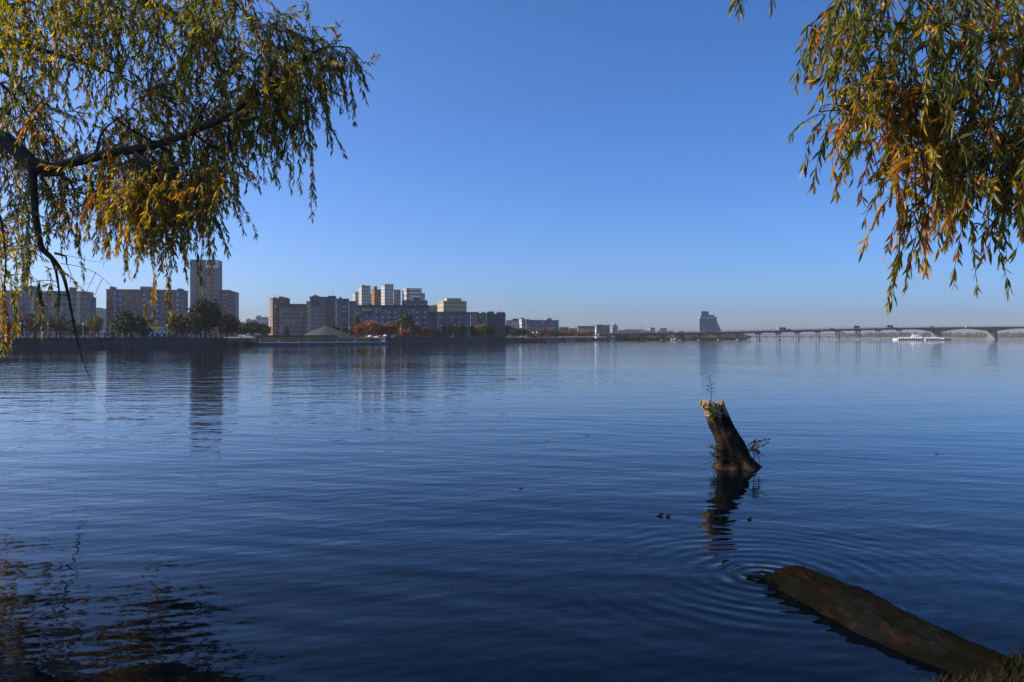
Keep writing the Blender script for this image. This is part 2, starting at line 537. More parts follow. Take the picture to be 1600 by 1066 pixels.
building('tall tower with a pale blank left half and a white sign band on top', 297, 341, 406, 340, 18, 16, TAUPE, 10, 11, cornice=False, ww=0.62, wh=0.6,
         blank=tuple(range(9)), mid=0.6, pale=0.08, topband=2.6, bandm=TAUPE,
         stripes=[(306, 308.5, ORANGE, 423, 520), (313, 314.5, ORANGE, 406, 427), (319.8, 321.3, ORANGE, 406, 450), (329.3, 331.5, ORANGE, 418.5, 520),
                  (325, 326, WHITE_PANEL, 418.5, 520), (335.3, 336.3, WHITE_PANEL, 418.5, 520)],
         extra=tower_extra)
building('beige block with flat banded front attached to the right of the tall tower', 341.5, 358, 454, 346, 12, 5, TAUPE, 10, 12, ww=0.85, wh=0.4, mid=0.7, pale=.2)
building('lower beige end block beside the banded block, with a brown right edge', 358.3, 367.3, 457, 348, 12, 3, TAUPE, 10, 12, ww=0.5, wh=0.45, stripes=[(365, 367, BROWNGREY)])
building('distant pale block above the trees, left one of a small pair', 384, 399, 500, 700, 5, 6, PALEBLUE, 12, 12, boxes=[(386, 390, 498)])
building('distant pale block above the trees, taller right one of a small pair', 399.5, 418, 496, 690, 6, 7, PALEBLUE, 12, 12, boxes=[(401, 407, 493)])

# --- centre group
building('brown brick apartment tower with a sunlit left side and jagged parapet', 426, 453, 467, 300, 12, 8, BROWN, 33, 12, pxS=421.5,
         boxes=[(429, 433, 464.5), (437, 445, 463.5), (446, 451, 465)], balc=[(429, 432, BROWNGREY, .9), (441, 444, WHITE_PANEL, .6), (447, 451, BROWNGREY, .9)], ww=0.5, poles=[(431, 460), (439, 459)])
building('grey seven storey block with a dark attic floor beside the brown tower', 437, 479, 476, 278, 7, 13, GREY_PANEL, 15, 12, ww=0.5, wh=0.5, pale=0.1, mid=0.2,
         topband=1.2, bandm=DARKGREY, balc=[(443, 447, BROWNGREY, .7), (456, 461, GREYBLUE, .7), (468, 472, TAUPE, .8)])
building('narrow grey stair block one step higher than the dark attic block', 479.2, 484, 472, 277, 8, 2, GREY_PANEL, 15, 10)
def gable(root, fr, A, phi, z0, z1, Lf, dep, zr):
    a0 = front_len(A, phi, 486); a1 = front_len(A, phi, 500)
    t = MB(); am = (a0 + a1) / 2
    for dd in (0.1,):
        p = [fr.P(a0, dd, zr), fr.P(a1, dd, zr), fr.P(am, dd, zr + 0.9)]
        q = [fr.P(a0, -5, zr), fr.P(a1, -5, zr), fr.P(am, -5, zr + 0.9)]
        t.tri(*p); t.tri(q[1], q[0], q[2]); t.quad(p[1], q[1], q[2], p[2]); t.quad(q[0], p[0], p[2], q[2])
    t.build('gable', GREY_PANEL, root)
    for k in range(2):
        g = MB(); b0 = front_len(A, phi, 487.5 + k * 6.5); b1 = front_len(A, phi, 491.5 + k * 6.5)
        fr.box(g, b0, b1, 0.003, 0.16, z1 - 3.6, z1 - 0.8); g.build('window_bay', G_DARK, root)
building('dark grey apartment block with a small gable and tall dark window bays', 484.2, 525, 465, 270, 10, 14, GREY_PANEL, 14, 13, ww=0.5, wh=0.5, pale=.06, mid=.25,
         boxes=[(513, 525, 463, DARKGREY)], balc=[(509, 514, DARKGREY, .8), (518, 522, BROWNGREY, .8)], extra=gable, poles=[(521, 457), (506, 460)])
building('grey block with brown roof storey between the gabled block and blue end block', 525.3, 545, 468, 272, 9, 7, GREYBLUE, 12, 13, ww=0.42, wh=0.5, topband=1.0, bandm=BROWNGREY,
         boxes=[(530, 534, 464.5, BROWNGREY)], balc=[(534.5, 541, DARKGREY, .95)], pale=.05)
building('plain blue grey end block with narrow windows, right of the brown roof storey', 545.3, 556.5, 472, 274, 9, 5, GREYBLUE, 11, 13, ww=0.3, wh=0.6)
building('low white tower, leftmost of the cluster of white towers, sunlit left side', 555, 564.5, 457, 420, 14, 4, WHITE_PANEL, 34, 12, pxS=551.5, ww=0.4)
building('white tower with grid of small windows left of the brown tower, sunlit side', 565, 579, 447, 415, 16, 5, WHITE_PANEL, 34, 12, pxS=560.5, boxes=[(566, 571, 446)], ww=0.5)
building('rust brown windowless tower between the two white towers', 585, 596, 453, 425, 15, 4, RUSTWALL, 34, 12, pxS=580, boxes=[(586, 590.5, 447.5, RUSTWALL)], ww=0.25, wh=0.3)
building('grey recessed link block below the top of the rust brown tower', 578.5, 588, 460, 450, 13, 3, GREYBLUE, 20, 12)
building('tallest white tower of the cluster, right of the brown tower, sunlit side', 601, 615, 445, 405, 16, 5, WHITE_PANEL, 34, 12, pxS=595.5, ww=0.5, poles=[(608, 442), (612, 442)])
building('slim grey white tower stepped down on the right of the tallest white tower', 615.4, 626, 453.5, 415, 15, 4, WHITE_PANEL, 34, 12, ww=0.6, pale=.05)
def office_extra(root, fr, A, phi, z0, z1, Lf, dep, zr):
    for k, (za, zb) in enumerate(((0.4, 1.0), (2.2, 2.8), (4.4, 5.2), (7.0, 7.8))):
        t = MB(); fr.box(t, 2.2, Lf - 0.1, 0.002, 0.4, z1 - zb, z1 - za); t.build('white_band', WHITE, root)
building('white office block with dark glazed upper floors and white bands', 635, 659, 450.5, 400, 10, 9, WHITE_PANEL, 20, 12, ww=0.8, wh=0.6, mid=.5, pale=.05, extra=office_extra, cornice=False)
building('rounded pale blue annex stepped down from the white office block', 659.3, 664, 459, 402, 9, 3, PALEBLUE, 20, 12)
building('brown grey block in front of the white office, with a roof hump', 628, 668, 470.5, 320, 9, 12, BROWNGREY, 7, 14, ww=0.75, wh=0.4, boxes=[(646, 656, 465.5, DARKGREY)], mid=.3, pale=.1)
building('beige ten storey block with a grid of dark square windows', 693, 729, 470.5, 380, 9, 12, BEIGE, 20, 14, ww=0.5, wh=0.5, boxes=[(699, 722, 466, BEIGE)], pale=0.02, mid=0.1, cornice=False)
building('small ochre roof block left of the beige windowed block', 678, 688, 477, 400, 8, 3, BEIGE, 18, 10, cornice=False, ww=.4)
building('low tan wing joining the ochre block to the beige block', 670, 693, 482, 395, 7, 8, TAUPE, 18, 10)
building('long dark blue grey apartment slab above the orange trees with glazed balconies', 557, 672, 478, 250, 6, 27, GREYBLUE, 9, 12, ww=0.55, wh=0.6, pale=0.28, mid=0.4, topband=0.9, bandm=DARKGREY,
         boxes=[(576, 580, 474, DARKGREY), (650, 654, 475, DARKGREY)],
         balc=[(566, 581, DARKGREY, .5), (586, 590, PALEBLUE, .9), (595, 600, PALEBLUE, .7), (606, 611, PALEBLUE, .8), (615, 620, PALEBLUE, .7), (650, 655, PALEBLUE, .8), (662, 666, PALEBLUE, .9)])
building('dull taupe six storey block stepped down right of the dark blue slab', 672.4, 684, 489, 262, 6, 4, TAUPE, 5, 12, ww=.3)
building('long grey slab with pale glazed balconies below the beige block', 684.4, 735, 489, 275, 6, 15, GREYBLUE, 5, 12, ww=0.55, wh=0.55, pale=0.25, mid=.4, topband=.7, bandm=DARKGREY,
         balc=[(688, 693, PALEBLUE, .8), (704, 708, PALEBLUE, .8), (715, 720, PALEBLUE, .8), (727, 732, PALEBLUE, .7)])
building('grey slab with white balcony columns left of the banded corner block', 735.4, 760, 490.5, 290, 6, 8, GREY_PANEL, 3, 12, boxes=[(735.8, 748, 488, DARKGREY), (753, 758, 488.7, DARKGREY)], pale=.2,
         balc=[(742, 744, WHITE_PANEL, 1), (750, 754, PALEBLUE, .8)])
building('dark corner block with horizontal bands and roof aerials at the end of the slabs', 760.3, 790, 491.5, 295, 7, 3, DARKGREY, 2, 13, ww=0.94, wh=0.45, boxes=[(761, 772, 487), (776, 789, 488)], mid=.5, pale=0, poles=[(781, 484), (784, 483.5), (768, 484)])
# --- right of centre
building('pale blue low office wing with white floor line', 790.6, 815, 501.5, 450, 5, 12, PALEBLUE, 14, 14, boxes=[(802, 815, 498, DARKGREY)], ww=.75, mid=.8, poles=[(795, 496)])
def portal(root, fr, A, phi, z0, z1, Lf, dep, zr):
    t = MB(); fr.box(t, Lf * .75, Lf * .92, 0.002, .5, z0, z1 + .3); t.build('white_pylon', WHITE, root)
    t = MB(); fr.box(t, Lf * .2, Lf * .7, 0.002, .3, z1 - 5, z1 - 1.5); t.build('glazed_panel', G_MID, root)
building('white framed entrance block with a blue panel in the middle of the offices', 815.3, 823, 499, 445, 5, 4, WHITE_PANEL, 14, 14, extra=portal, boxes=[(816, 819, 496.5, DARKGREY)])
building('dim office wing with a small dark roof just right of the white framed entrance', 823.3, 829, 500, 447, 5, 3, STEELBLUE, 14, 14, stripes=[(823.8, 826.6, GREENP, 507, 520)])
building('long steel blue office block with a stair tower near its right end', 829.3, 873, 501, 450, 5, 18, STEELBLUE, 14, 14, ww=.8, wh=.5, mid=.6, pale=.1, boxes=[(855, 863, 497.5, GREYBLUE)],
         poles=[(836, 496), (840, 496), (845, 496), (850, 496), (858.5, 492)])
building('low dark far block just right of the long steel blue office', 874, 889, 512, 600, 3, 6, DARKGREY, 10, 12)
building('low pale far block over the tree tops left of the paired grey blocks', 889.5, 902, 513.5, 640, 3, 5, GREYBLUE, 10, 12)
building('wide far block with a pale blue lower front', 903, 932, 510, 650, 4, 10, PALEBLUE, 10, 12, topband=2.2, bandm=DARKGREY)
building('far dark grey block with vertical piers beside the church spire', 932.3, 953, 508.5, 645, 5, 9, DARKGREY, 10, 12, ww=.5, wh=.8, boxes=[(934, 942, 507.5)])
building('far slim tower with a small cap right of the church', 957, 965, 509, 700, 6, 4, GREYBLUE, 10, 10, boxes=[(960, 962.5, 505.5)])
for i, (a, b_, t, m_, lb) in enumerate([
        (966, 975, 516.5, DARKGREY, 'hazy low roofline block directly right of the slim capped tower'),
        (975.5, 990, 515, GREYBLUE, 'hazy wide low block above the left end of the bridge'),
        (990.5, 1006, 515.5, DARKGREY, 'hazy dark low block above the bridge, left of the tall mast'),
        (1006.5, 1015, 517, TAUPE, 'hazy tan low block just right of the tall mast'),
        (1016, 1023.5, 512.5, GREYBLUE, 'hazy square tower block, left one of the pair near the bridge'),
        (1031.5, 1042, 513.2, GREYBLUE, 'hazy square tower block with aerial, right one of the pair near the bridge'),
        (1045, 1053, 517.5, GREYBLUE, 'hazy small block in the gap between the tower pair and the hotel'),
        (1059, 1069, 517.6, PALEBLUE, 'hazy pale small block nearest the left of the waterfront hotel')]):
    building(lb, a, b_, t, 900, max(2, int((521 - t) / 1.5)), 5, m_, 8, 12, poles=[(1038, 507)] if a == 1031.5 else (), group='hazy far blocks beyond the bridge')
def hotel_extra(root, fr, A, phi, z0, z1, Lf, dep, zr):
    t = MB()
    k0 = Lf + .02; k1 = front_len(A, phi, 1128)
    zs = Zat(500, 640); zl = Zat(518, 640)
    t.hexa([fr.P(k0, -1, z0), fr.P(k1, -1, z0), fr.P(k1, -dep, z0), fr.P(k0, -dep, z0),
            fr.P(k0, -1, zs), fr.P(k1, -1, zl), fr.P(k1, -dep, zl), fr.P(k0, -dep, zs)])
    t.build('sloped_wing', STEELBLUE, root)
    for k in range(6):
        a_ = Lf * (0.5 + k * 0.075)
        c = MB(); c.tube([fr.P(a_, -3, zr), fr.P(a_, -3, zr + 1.6 + (k % 2) * .5)], [.9, .8], 8); c.build('roof_drum', GREYBLUE, root)
building('large unfinished waterfront hotel slab with sloping right wing behind the bridge', 1093, 1120, 495, 640, 12, 14, STEELBLUE, 8, 14, pxS=1091.3, ww=.55, wh=.5, mid=.5, pale=.05, side_windows=False,
         boxes=[(1096.5, 1108, 486.5, STEELBLUE)], extra=hotel_extra, name='hotel_building', cat='hotel', topband=1.6, bandm=WHITE_PANEL, cornice=False)

# ---------------------------------------------------------------- embankment walls and quay
def wall_run(name, label, pts, ztop, mat_, thick=1.0, zbot=-1.0, coping=None, cat='wall'):
    root = empty(name, (pts[0].x, pts[0].y, 0), label, cat)
    t = MB(); c = MB()
    for i in range(len(pts) - 1):
        a, b_ = pts[i], pts[i + 1]
        u = (b_ - a); u.z = 0; u.normalize(); n = Vector((-u.y, u.x, 0))
        za = ztop[i] if isinstance(ztop, list) else ztop; zb = ztop[i + 1] if isinstance(ztop, list) else ztop
        q = [a, b_, b_ + n * thick, a + n * thick]
        t.hexa([(p.x, p.y, zbot) for p in q] + [(q[0].x, q[0].y, za), (q[1].x, q[1].y, zb), (q[2].x, q[2].y, zb), (q[3].x, q[3].y, za)])
        if coping:
            o = n * 0.12
            q = [a - o, b_ - o, b_ + n * thick, a + n * thick]
            c.hexa([(q[0].x, q[0].y, za), (q[1].x, q[1].y, zb), (q[2].x, q[2].y, zb), (q[3].x, q[3].y, za),
                    (q[0].x, q[0].y, za + .16), (q[1].x, q[1].y, zb + .16), (q[2].x, q[2].y, zb + .16), (q[3].x, q[3].y, za + .16)])
    t.build('masonry', mat_, root)
    if coping: c.build('coping', coping, root)
    return root

def SP(px, Y):
    return Vector((X(px, Y), Y * S, 0))

wp = [SP(-700, 142), SP(-200, 138), SP(0, 140), SP(180, 152), SP(350, 171)]
wr = wall_run('embankment_wall', 'long dark stone river wall with a balustrade under the left slabs', wp, Zat(528.2, 146), STONE, 1.0, coping=STONE)
# balustrade: posts and rails as parts
zb = Zat(528.2, 146) + 0.162
post = MB(); post.box(-.16, .16, -.16, .16, 0, .85); post.box(-.21, .21, -.21, .21, .851, .98)
pm = post.mesh('post', STONE)
root_b = empty('balustrade', (wp[1].x, wp[1].y, zb), 'stone balustrade with square posts along the top of the river wall', 'balustrade')
for i in range(1, 4):
    a, b_ = wp[i], wp[i + 1]
    u = b_ - a; L_ = u.length; u.normalize(); n = Vector((-u.y, u.x, 0))
    k = max(2, int(L_ / 1.35)) if i > 1 else max(2, int(L_ / 4))
    r_ = MB()
    for z_ in ((.12, .2), (.66, .80)):
        q = [a + n * .32, b_ + n * .32, b_ + n * .46, a + n * .46]
        r_.hexa([(p.x, p.y, zb + z_[0]) for p in q] + [(p.x, p.y, zb + z_[1]) for p in q])
    r_.build('rail', STONE, root_b)
    if i > 1:
        for j in range(k):
            p = a + u * (L_ * (j + .5) / k) + n * .39
            o = bpy.data.objects.new('post', pm); COL.objects.link(o); o.parent = root_b
            o.location = Vector((p.x, p.y, zb)) - root_b.location
            o.rotation_euler = (0, 0, math.atan2(u.y, u.x))

qp = [SP(395, 187), SP(480, 194), SP(600, 212), SP(606, 216)]
wall_run('quay', 'low dark quay with a pale top edge in front of the grey mound', qp, Zat(535.6, 195), QUAY, 5.0, coping=COPING, cat='quay')
bp_ = [SP(398, 200), SP(480, 206), SP(545, 216)]
wall_run('brick_wall', 'dark red brick wall along the quay left of the grey mound', bp_, Zat(524.6, 203), BRICKQ, .8, zbot=0.2, coping=BRICKQ)
cp = [SP(603, 215.5), SP(700, 257), SP(790, 306), SP(860, 349), SP(900, 378), SP(965, 426)]
wall_run('promenade_wall', 'blue grey concrete promenade wall under the autumn trees', cp, [Zat(528.0, 215), Zat(527.6, 257), Zat(527.8, 306), Zat(528.3, 349), Zat(528.6, 378), Zat(528.6, 426)], STONE, 1.5, coping=STONE)
# mooring piles on the quay face
pg = MB(); pg.tube([(0, 0, -1), (0, 0, 1.5)], [.2, .2], 8)
pgm = pg.mesh('mooring_post', QUAY, True)
for k in range(6):
    px_ = 408 + k * 29.5; Yq = 187 + (px_ - 395) * 0.123 - 0.6
    o = link_obj('mooring_post', pgm); o.location = SP(px_, Yq)
    tag(o, 'stubby dark mooring post against the face of the low quay', 'post', 'mooring posts along the quay')

# the grey mound
t = MB()
cx = W(505, 530, 212); n_ = 40; rings = 9
base_r = M(62, 212); hh = Zat(510.5, 212) - 0.7
ridx = []
for i in range(rings + 1):
    f_ = i / rings
    row = []
    for j in range(n_):
        th = 2 * math.pi * j / n_
        rr = base_r * (1 - f_) ** 0.9 * (1 + .05 * math.sin(3 * th + 1) + .03 * math.sin(7 * th)) + .6 * f_
        x_ = cx.x + rr * math.cos(th); y_ = cx.y + rr * .5 * math.sin(th) + 4
        z_ = 0.7 + hh * f_ + .12 * mnoise.noise((x_ * .5, y_ * .5, 1.3)) * (1 - f_)
        t.v.append((x_, y_, z_)); row.append(len(t.v) - 1)
    ridx.append(row)
for i in range(rings):
    for j in range(n_):
        t.f.append((ridx[i][j], ridx[i][(j + 1) % n_], ridx[i + 1][(j + 1) % n_], ridx[i + 1][j])); t.m.append(0)
t.f.append(tuple(ridx[-1])); t.m.append(0)
mo = t.build('mound', MOUND, smooth=True)
tag(mo, 'dark grey cone shaped mound on the quay, pale on its left slope', 'mound')

# pale pavilion wall and striped awning near the left willow
t = MB(); a = W(222, 517, 175); b_ = W(283, 517, 175)
t.box(a.x, b_.x, a.y, a.y + 6, LZ - .2, Zat(513, 175)); po = t.mesh('pavilion', WHITE_PANEL)
root = empty('pavilion', (a.x, a.y, LZ), 'long low pale pavilion between the two willows on the embankment', 'pavilion')
link_obj('wall', po, root)
t = MB(); t.box(a.x - .4, b_.x + .4, a.y - .5, a.y + 6.3, Zat(513, 175), Zat(513, 175) + .3); t.build('roof', COPING, root)
for k in range(9):
    g = MB(); x0 = a.x + (b_.x - a.x) * (k + .15) / 9; x1 = a.x + (b_.x - a.x) * (k + .8) / 9
    g.box(x0, x1, a.y - .06, a.y - .003, LZ + .25, LZ + .95); g.build('window', G_MID, root)
t = MB(); a = W(228, 525, 160); b_ = W(254, 518.5, 160)
root = empty('awning', (a.x, a.y, LZ), 'blue and white striped awning below the pale pavilion', 'awning')
for k in range(8):
    x0 = a.x + (b_.x - a.x) * k / 8; x1 = a.x + (b_.x - a.x) * (k + 1) / 8
    g = MB(); g.hexa([(x0, a.y, LZ + .4), (x1, a.y, LZ + .4), (x1, a.y + 1.6, b_.z - .06), (x0, a.y + 1.6, b_.z - .06),
                      (x0, a.y, LZ + .45), (x1, a.y, LZ + .45), (x1, a.y + 1.6, b_.z), (x0, a.y + 1.6, b_.z)])
    g.build('stripe', WHITE if k % 2 else mat('awning_blue', (0.05, 0.10, 0.30), .7), root)
for xx in (a.x + .1, b_.x - .1):
    g = MB(); g.tube([(xx, a.y + .05, LZ - .2), (xx, a.y + .05, LZ + .4)], .05, 6); g.build('leg', STEEL, root)

# lamps along the embankment
ep = MB(); ep.tube([(0, 0, 0), (0, 0, 3.2)], [.07, .05], 6); ep_me = ep.mesh('pole', STEEL)
eg = MB(); eg.tube([(0, 0, 3.15), (0, 0, 3.27), (0, 0, 3.45), (0, 0, 3.55)], [.1, .22, .22, .08], 8); eg_me = eg.mesh('globe', WHITE, True)
for px_, Yl, lb in ((32, 146, 'globe lamp left of the first brown tree on the embankment'), (75, 148, 'globe lamp between the two brown trees on the embankment'), (130, 152, 'globe lamp below the gap between the long slabs'),
                    (191, 157, 'globe lamp in front of the broad dark willow'), (262, 164, 'globe lamp right of the striped awning'), (292, 166, 'globe lamp in front of the olive willow'),
                    (340, 172, 'globe lamp right of the tallest tree'), (546, 218, 'globe lamp at the right foot of the grey mound'), (626, 226, 'globe lamp below the tall poplar'),
                    (667, 246, 'globe lamp by the dark conifers'), (760, 290, 'globe lamp left of the grey floating hut')):
    o = empty('street_lamp', (X(px_, Yl), Yl * S, LZ - .1), lb, 'street lamp', 'globe lamps along the far bank')
    for me_, nm in ((ep_me, 'pole'), (eg_me, 'globe')):
        c = bpy.data.objects.new(nm, me_); COL.objects.link(c); c.parent = o
# parasols, kiosk, statue
def parasol(px, py, Y, w_, cm, label):
    p = W(px, py, Y); zb_ = 0.75 if px < 600 else LZ
    root = empty('parasol', (p.x, p.y, zb_), label, 'parasol', 'parasols at the quay cafe')
    g = MB(); r_ = M(w_, Y) / 2
    n = 8
    for j in range(n):
        t0 = 2 * math.pi * j / n; t1 = 2 * math.pi * (j + 1) / n
        a_ = (p.x + r_ * math.cos(t0), p.y + r_ * math.sin(t0), p.z - .45); b2 = (p.x + r_ * math.cos(t1), p.y + r_ * math.sin(t1), p.z - .45)
        g.tri(a_, b2, (p.x, p.y, p.z))
        g.quad((a_[0], a_[1], a_[2] - .18), (b2[0], b2[1], b2[2] - .18), b2, a_)
    g.build('canopy', cm, root)
    g = MB(); g.tube([(p.x, p.y, zb_), (p.x, p.y, p.z - .05)], .06, 6); g.build('pole', STEEL, root)
parasol(578, 523.4, 214.5, 8, WHITE, 'white parasol between the two yellow bushes')
parasol(588, 525, 214, 9, WHITE, 'wide white parasol over the paler yellow bush')
parasol(594.5, 523, 216, 8, REDHULL, 'red parasol beside the white kiosk')
parasol(602, 522.6, 222, 7, WHITE, 'white parasol just right of the red one')
def kiosk(px0, px1, top, Y, label, base_=0.75):
    a = W(px0, top, Y); b_ = W(px1, top, Y)
    root = empty('kiosk', ((a.x + b_.x) / 2, a.y, base_), label, 'kiosk')
    g = MB(); g.box(a.x, b_.x, a.y, a.y + 2, base_ - .1, a.z); g.build('wall', WHITE, root)
    g = MB(); g.box(a.x - .15, b_.x + .15, a.y - .15, a.y + 2.15, a.z, a.z + .15); g.build('roof', COPING, root)
    g = MB(); g.box(a.x + .2 * (b_.x - a.x), a.x + .75 * (b_.x - a.x), a.y - .04, a.y - .003, base_ + .5, base_ + 1.3); g.build('hatch', G_DARK, root)
kiosk(596.5, 600.5, 527.5, 213.5, 'narrow white kiosk at the end of the quay')
kiosk(611.5, 614.5, 524.5, 224, 'tiny white booth on the promenade right of the parasols', LZ)
# statue
p = W(707, 527, 262)
root = empty('statue', (p.x, p.y, LZ), 'small white statue on the promenade below the orange tree', 'statue')
g = MB(); g.box(p.x - .7, p.x + .5, p.y - .4, p.y + .4, LZ, LZ + .75); g.build('plinth', WHITE, root)
g = MB(); g.tube([(p.x, p.y, LZ + .75), (p.x + .12, p.y, LZ + 1.1), (p.x + .1, p.y, LZ + 1.5), (p.x + .1, p.y, LZ + 1.72), (p.x + .13, p.y, LZ + 1.82), (p.x + .13, p.y, LZ + 2.05)], [.24, .2, .26, .08, .14, .06], 8)
g.tube([(p.x + .1, p.y, LZ + 1.6), (p.x + .4, p.y, LZ + 1.7), (p.x + .55, p.y, LZ + 2.05)], [.08, .06, .05], 6)
g.build('figure', WHITE, root, True)

# church on the island: white tower with spire on a pale base
p = W(931.5, 531, 400); zz = lambda py: Zat(py, 400); m_ = lambda x: M(x, 400)
root = empty('church', (p.x, p.y, LZ - .6), 'slender white waterside church with a tapering spire', 'church')
def cyl_part(nm, prof, mt, n=10):
    g = MB(); g.tube([(p.x, p.y, z) for z, r in prof], [r for z, r in prof], n); g.build(nm, mt, root)
cyl_part('base_dome', [(LZ - .9, m_(4.2)), (zz(529), m_(4.0)), (zz(527.5), m_(3.2)), (zz(526.3), m_(1.8))], mat('pale_green_copper', (.45, .52, .44), .6), 14)
cyl_part('drum', [(zz(526.2), m_(1.5)), (zz(522), m_(1.6)), (zz(521.8), m_(2.1)), (zz(521), m_(2.1))], WHITE, 8)
cyl_part('belfry', [(zz(520.95), m_(1.3)), (zz(518.5), m_(1.5)), (zz(518.2), m_(2.5)), (zz(517.4), m_(2.4))], WHITE, 8)
cyl_part('upper_tower', [(zz(517.35), m_(1.6)), (zz(514.5), m_(1.0)), (zz(510.5), m_(.75))], WHITE, 8)
cyl_part('spire', [(zz(510.45), m_(.9)), (zz(509), m_(.5)), (zz(506), m_(.1))], mat('gilded_dome', (.55, .42, .16), .35, .1), 8)
for k in range(4):
    g = MB(); th = R(-90 + (k - 1.5) * 40); rr = m_(1.5)
    g.box(p.x + rr * math.cos(th) - .18, p.x + rr * math.cos(th) + .18, p.y + rr * math.sin(th) - .12, p.y + rr * math.sin(th) + .0, zz(525.3), zz(523)); g.build('window', G_DARK, root)

# ---------------------------------------------------------------- boats
def hull_mesh(L_, Bm, H0, H1, draft=.5, n=10, bow=0.25):
    """hull along +x = stern ... -x = bow"""
    g = MB(); rows = []
    for i in range(n + 1):
        t_ = i / n; x_ = -L_ / 2 + L_ * t_
        wd = Bm / 2 * min(1, (t_ / bow) ** .6 if t_ < bow else 1) if t_ > 0 else 0.02
        zt = H1 + (H0 - H1) * min(1, t_ / .4)
        lw = wd * .75
        row = []
        for (yy, z_) in ((-wd, zt), (-lw * 1.05, 0.12), (-lw * .7, -draft), (lw * .7, -draft), (lw * 1.05, 0.12), (wd, zt)):
            xs = x_ + (0.06 * L_ * (1 - t_) if z_ < .1 and t_ < .3 else 0)
            g.v.append((xs, yy, z_)); row.append(len(g.v) - 1)
        rows.append(row)
    for i in range(n):
        for j in range(5):
            g.f.append((rows[i][j], rows[i][j + 1], rows[i + 1][j + 1], rows[i + 1][j])); g.m.append(1 if j in (1, 2, 3) else 0)
        g.f.append((rows[i][5], rows[i][0], rows[i + 1][0], rows[i + 1][5])); g.m.append(0)
    g.f.append(tuple(rows[-1])); g.m.append(0)
    return g

def place(o, loc, rz=0): o.location = loc; o.rotation_euler = (0, 0, rz); return o

# ferry
FY = 470; pf = W(1440, HZ, FY); U = M(1, FY)           # metres per photo pixel there
fer = empty('ferry', (pf.x, pf.y, 0), 'white passenger ferry with a tall wheelhouse passing under the bridge', 'ferry', rz=R(-24))
def fpart(nm, mb, mt, par=fer, smooth=False):
    return mb.build(nm, mt, par, smooth, world_pts=False)
fx = lambda px: (px - 1440) * U * 1.1
fz = lambda py: (531.75 - py) * U
hb = hull_mesh(U * 1.1 * 74, U * 12, fz(529.9), fz(529.0), .6, 14)
fpart('hull', hb, [WHITE, BLACK])
g = MB(); g.box(fx(1409), fx(1469), -U * 7.3, U * 7.3, fz(529.9) - .02, fz(529.9) + .06); fpart('deck', g, STEEL)
def cabin(nm, x0, x1, z0, z1, hw, wins, wz0, wz1, par=fer):
    g = MB(); g.box(fx(x0), fx(x1), -hw, hw, z0, z1); c = fpart(nm, g, WHITE)
    for k in range(wins):
        a0 = fx(x0) + (fx(x1) - fx(x0)) * (k + .25) / wins; a1 = fx(x0) + (fx(x1) - fx(x0)) * (k + .78) / wins
        g = MB(); g.box(a0, a1, -hw - .05, -hw - .004, wz0, wz1); wo = g.build('window', G_DARK, c, world_pts=False)
    return c
z_d = fz(529.9) + .07
cabin('fore_cabin', 1410, 1426.4, z_d, fz(527.0), U * 6, 6, fz(529.6), fz(528.1))
mid = cabin('wheelhouse', 1426.5, 1440.4, z_d, fz(524.9), U * 6.6, 5, fz(529.8), fz(528.3))
for k in range(5):
    g = MB(); a0 = fx(1430.5 + k * 2); g.box(a0, a0 + U * 1.5, -U * 6.6 - .05, -U * 6.6 - .004, fz(526.3), fz(525.1)); g.build('window', G_DARK, mid, world_pts=False)
cabin('aft_cabin', 1443, 1462, z_d, fz(527.0), U * 6, 8, fz(529.6), fz(528.1))
g = MB(); g.box(fx(1428), fx(1436), -U * 4, U * 4, fz(524.88), fz(522.4)); bridge_c = fpart('bridge_cabin', g, WHITE)
g = MB(); g.box(fx(1428.6), fx(1435.4), -U * 4 - .05, -U * 4 - .004, fz(524.2), fz(523.0)); g.build('window', G_DARK, bridge_c, world_pts=False)
g = MB(); g.box(fx(1427.4), fx(1437), -U * 4.4, U * 4.4, fz(522.4), fz(522.1)); fpart('bridge_roof', g, WHITE)
g = MB(); g.tube([(fx(1429), 0, fz(522.1)), (fx(1429), 0, fz(519.4))], [.12, .06], 6); g.tube([(fx(1429), -1, fz(520.6)), (fx(1429), 1, fz(520.6))], .05, 5); fpart('mast', g, WHITE)
g = MB(); g.box(fx(1461), fx(1468), -U * 6, U * 6, z_d, fz(528.0)); fpart('stern_house', g, WHITE)
g = MB(); g.box(fx(1443.5), fx(1461), -U * 5.6, U * 5.6, fz(525.1), fz(524.9)); fpart('awning', g, STEEL)
for k in range(7):
    for sy in (-1, 1):
        g = MB(); xx = fx(1444 + k * 2.75); g.tube([(xx, sy * U * 5.4, fz(527)), (xx, sy * U * 5.4, fz(525.1))], .06, 5); fpart('awning_post', g, STEEL)
for (x0, x1, zz0) in ((1411, 1426, 527.0), (1437, 1440, 524.9), (1462, 1472, 528.0)):
    g = MB()
    for sy in (-1, 1):
        for dz in (.5, 1.0):
            g.tube([(fx(x0), sy * U * 5.9, fz(zz0) + dz), (fx(x1), sy * U * 5.9, fz(zz0) + dz)], .035, 4)
        for k in range(6):
            xx = fx(x0) + (fx(x1) - fx(x0)) * k / 5; g.tube([(xx, sy * U * 5.9, fz(zz0)), (xx, sy * U * 5.9, fz(zz0) + 1.0)], .035, 4)
    fpart('railing', g, STEEL)
for k in range(5):
    g = MB(); xx = fx(1413 + k * 2.4); g.box(xx, xx + U * 1.6, -U * 3, U * 3, fz(527) + .01, fz(527) + .6); fpart('deck_bench', g, REDHULL)
g = MB(); g.box(fx(1469), fx(1475.5), -U * 4.5, U * 4.5, z_d, fz(528.6)); fpart('stern_gear', g, BLACK)
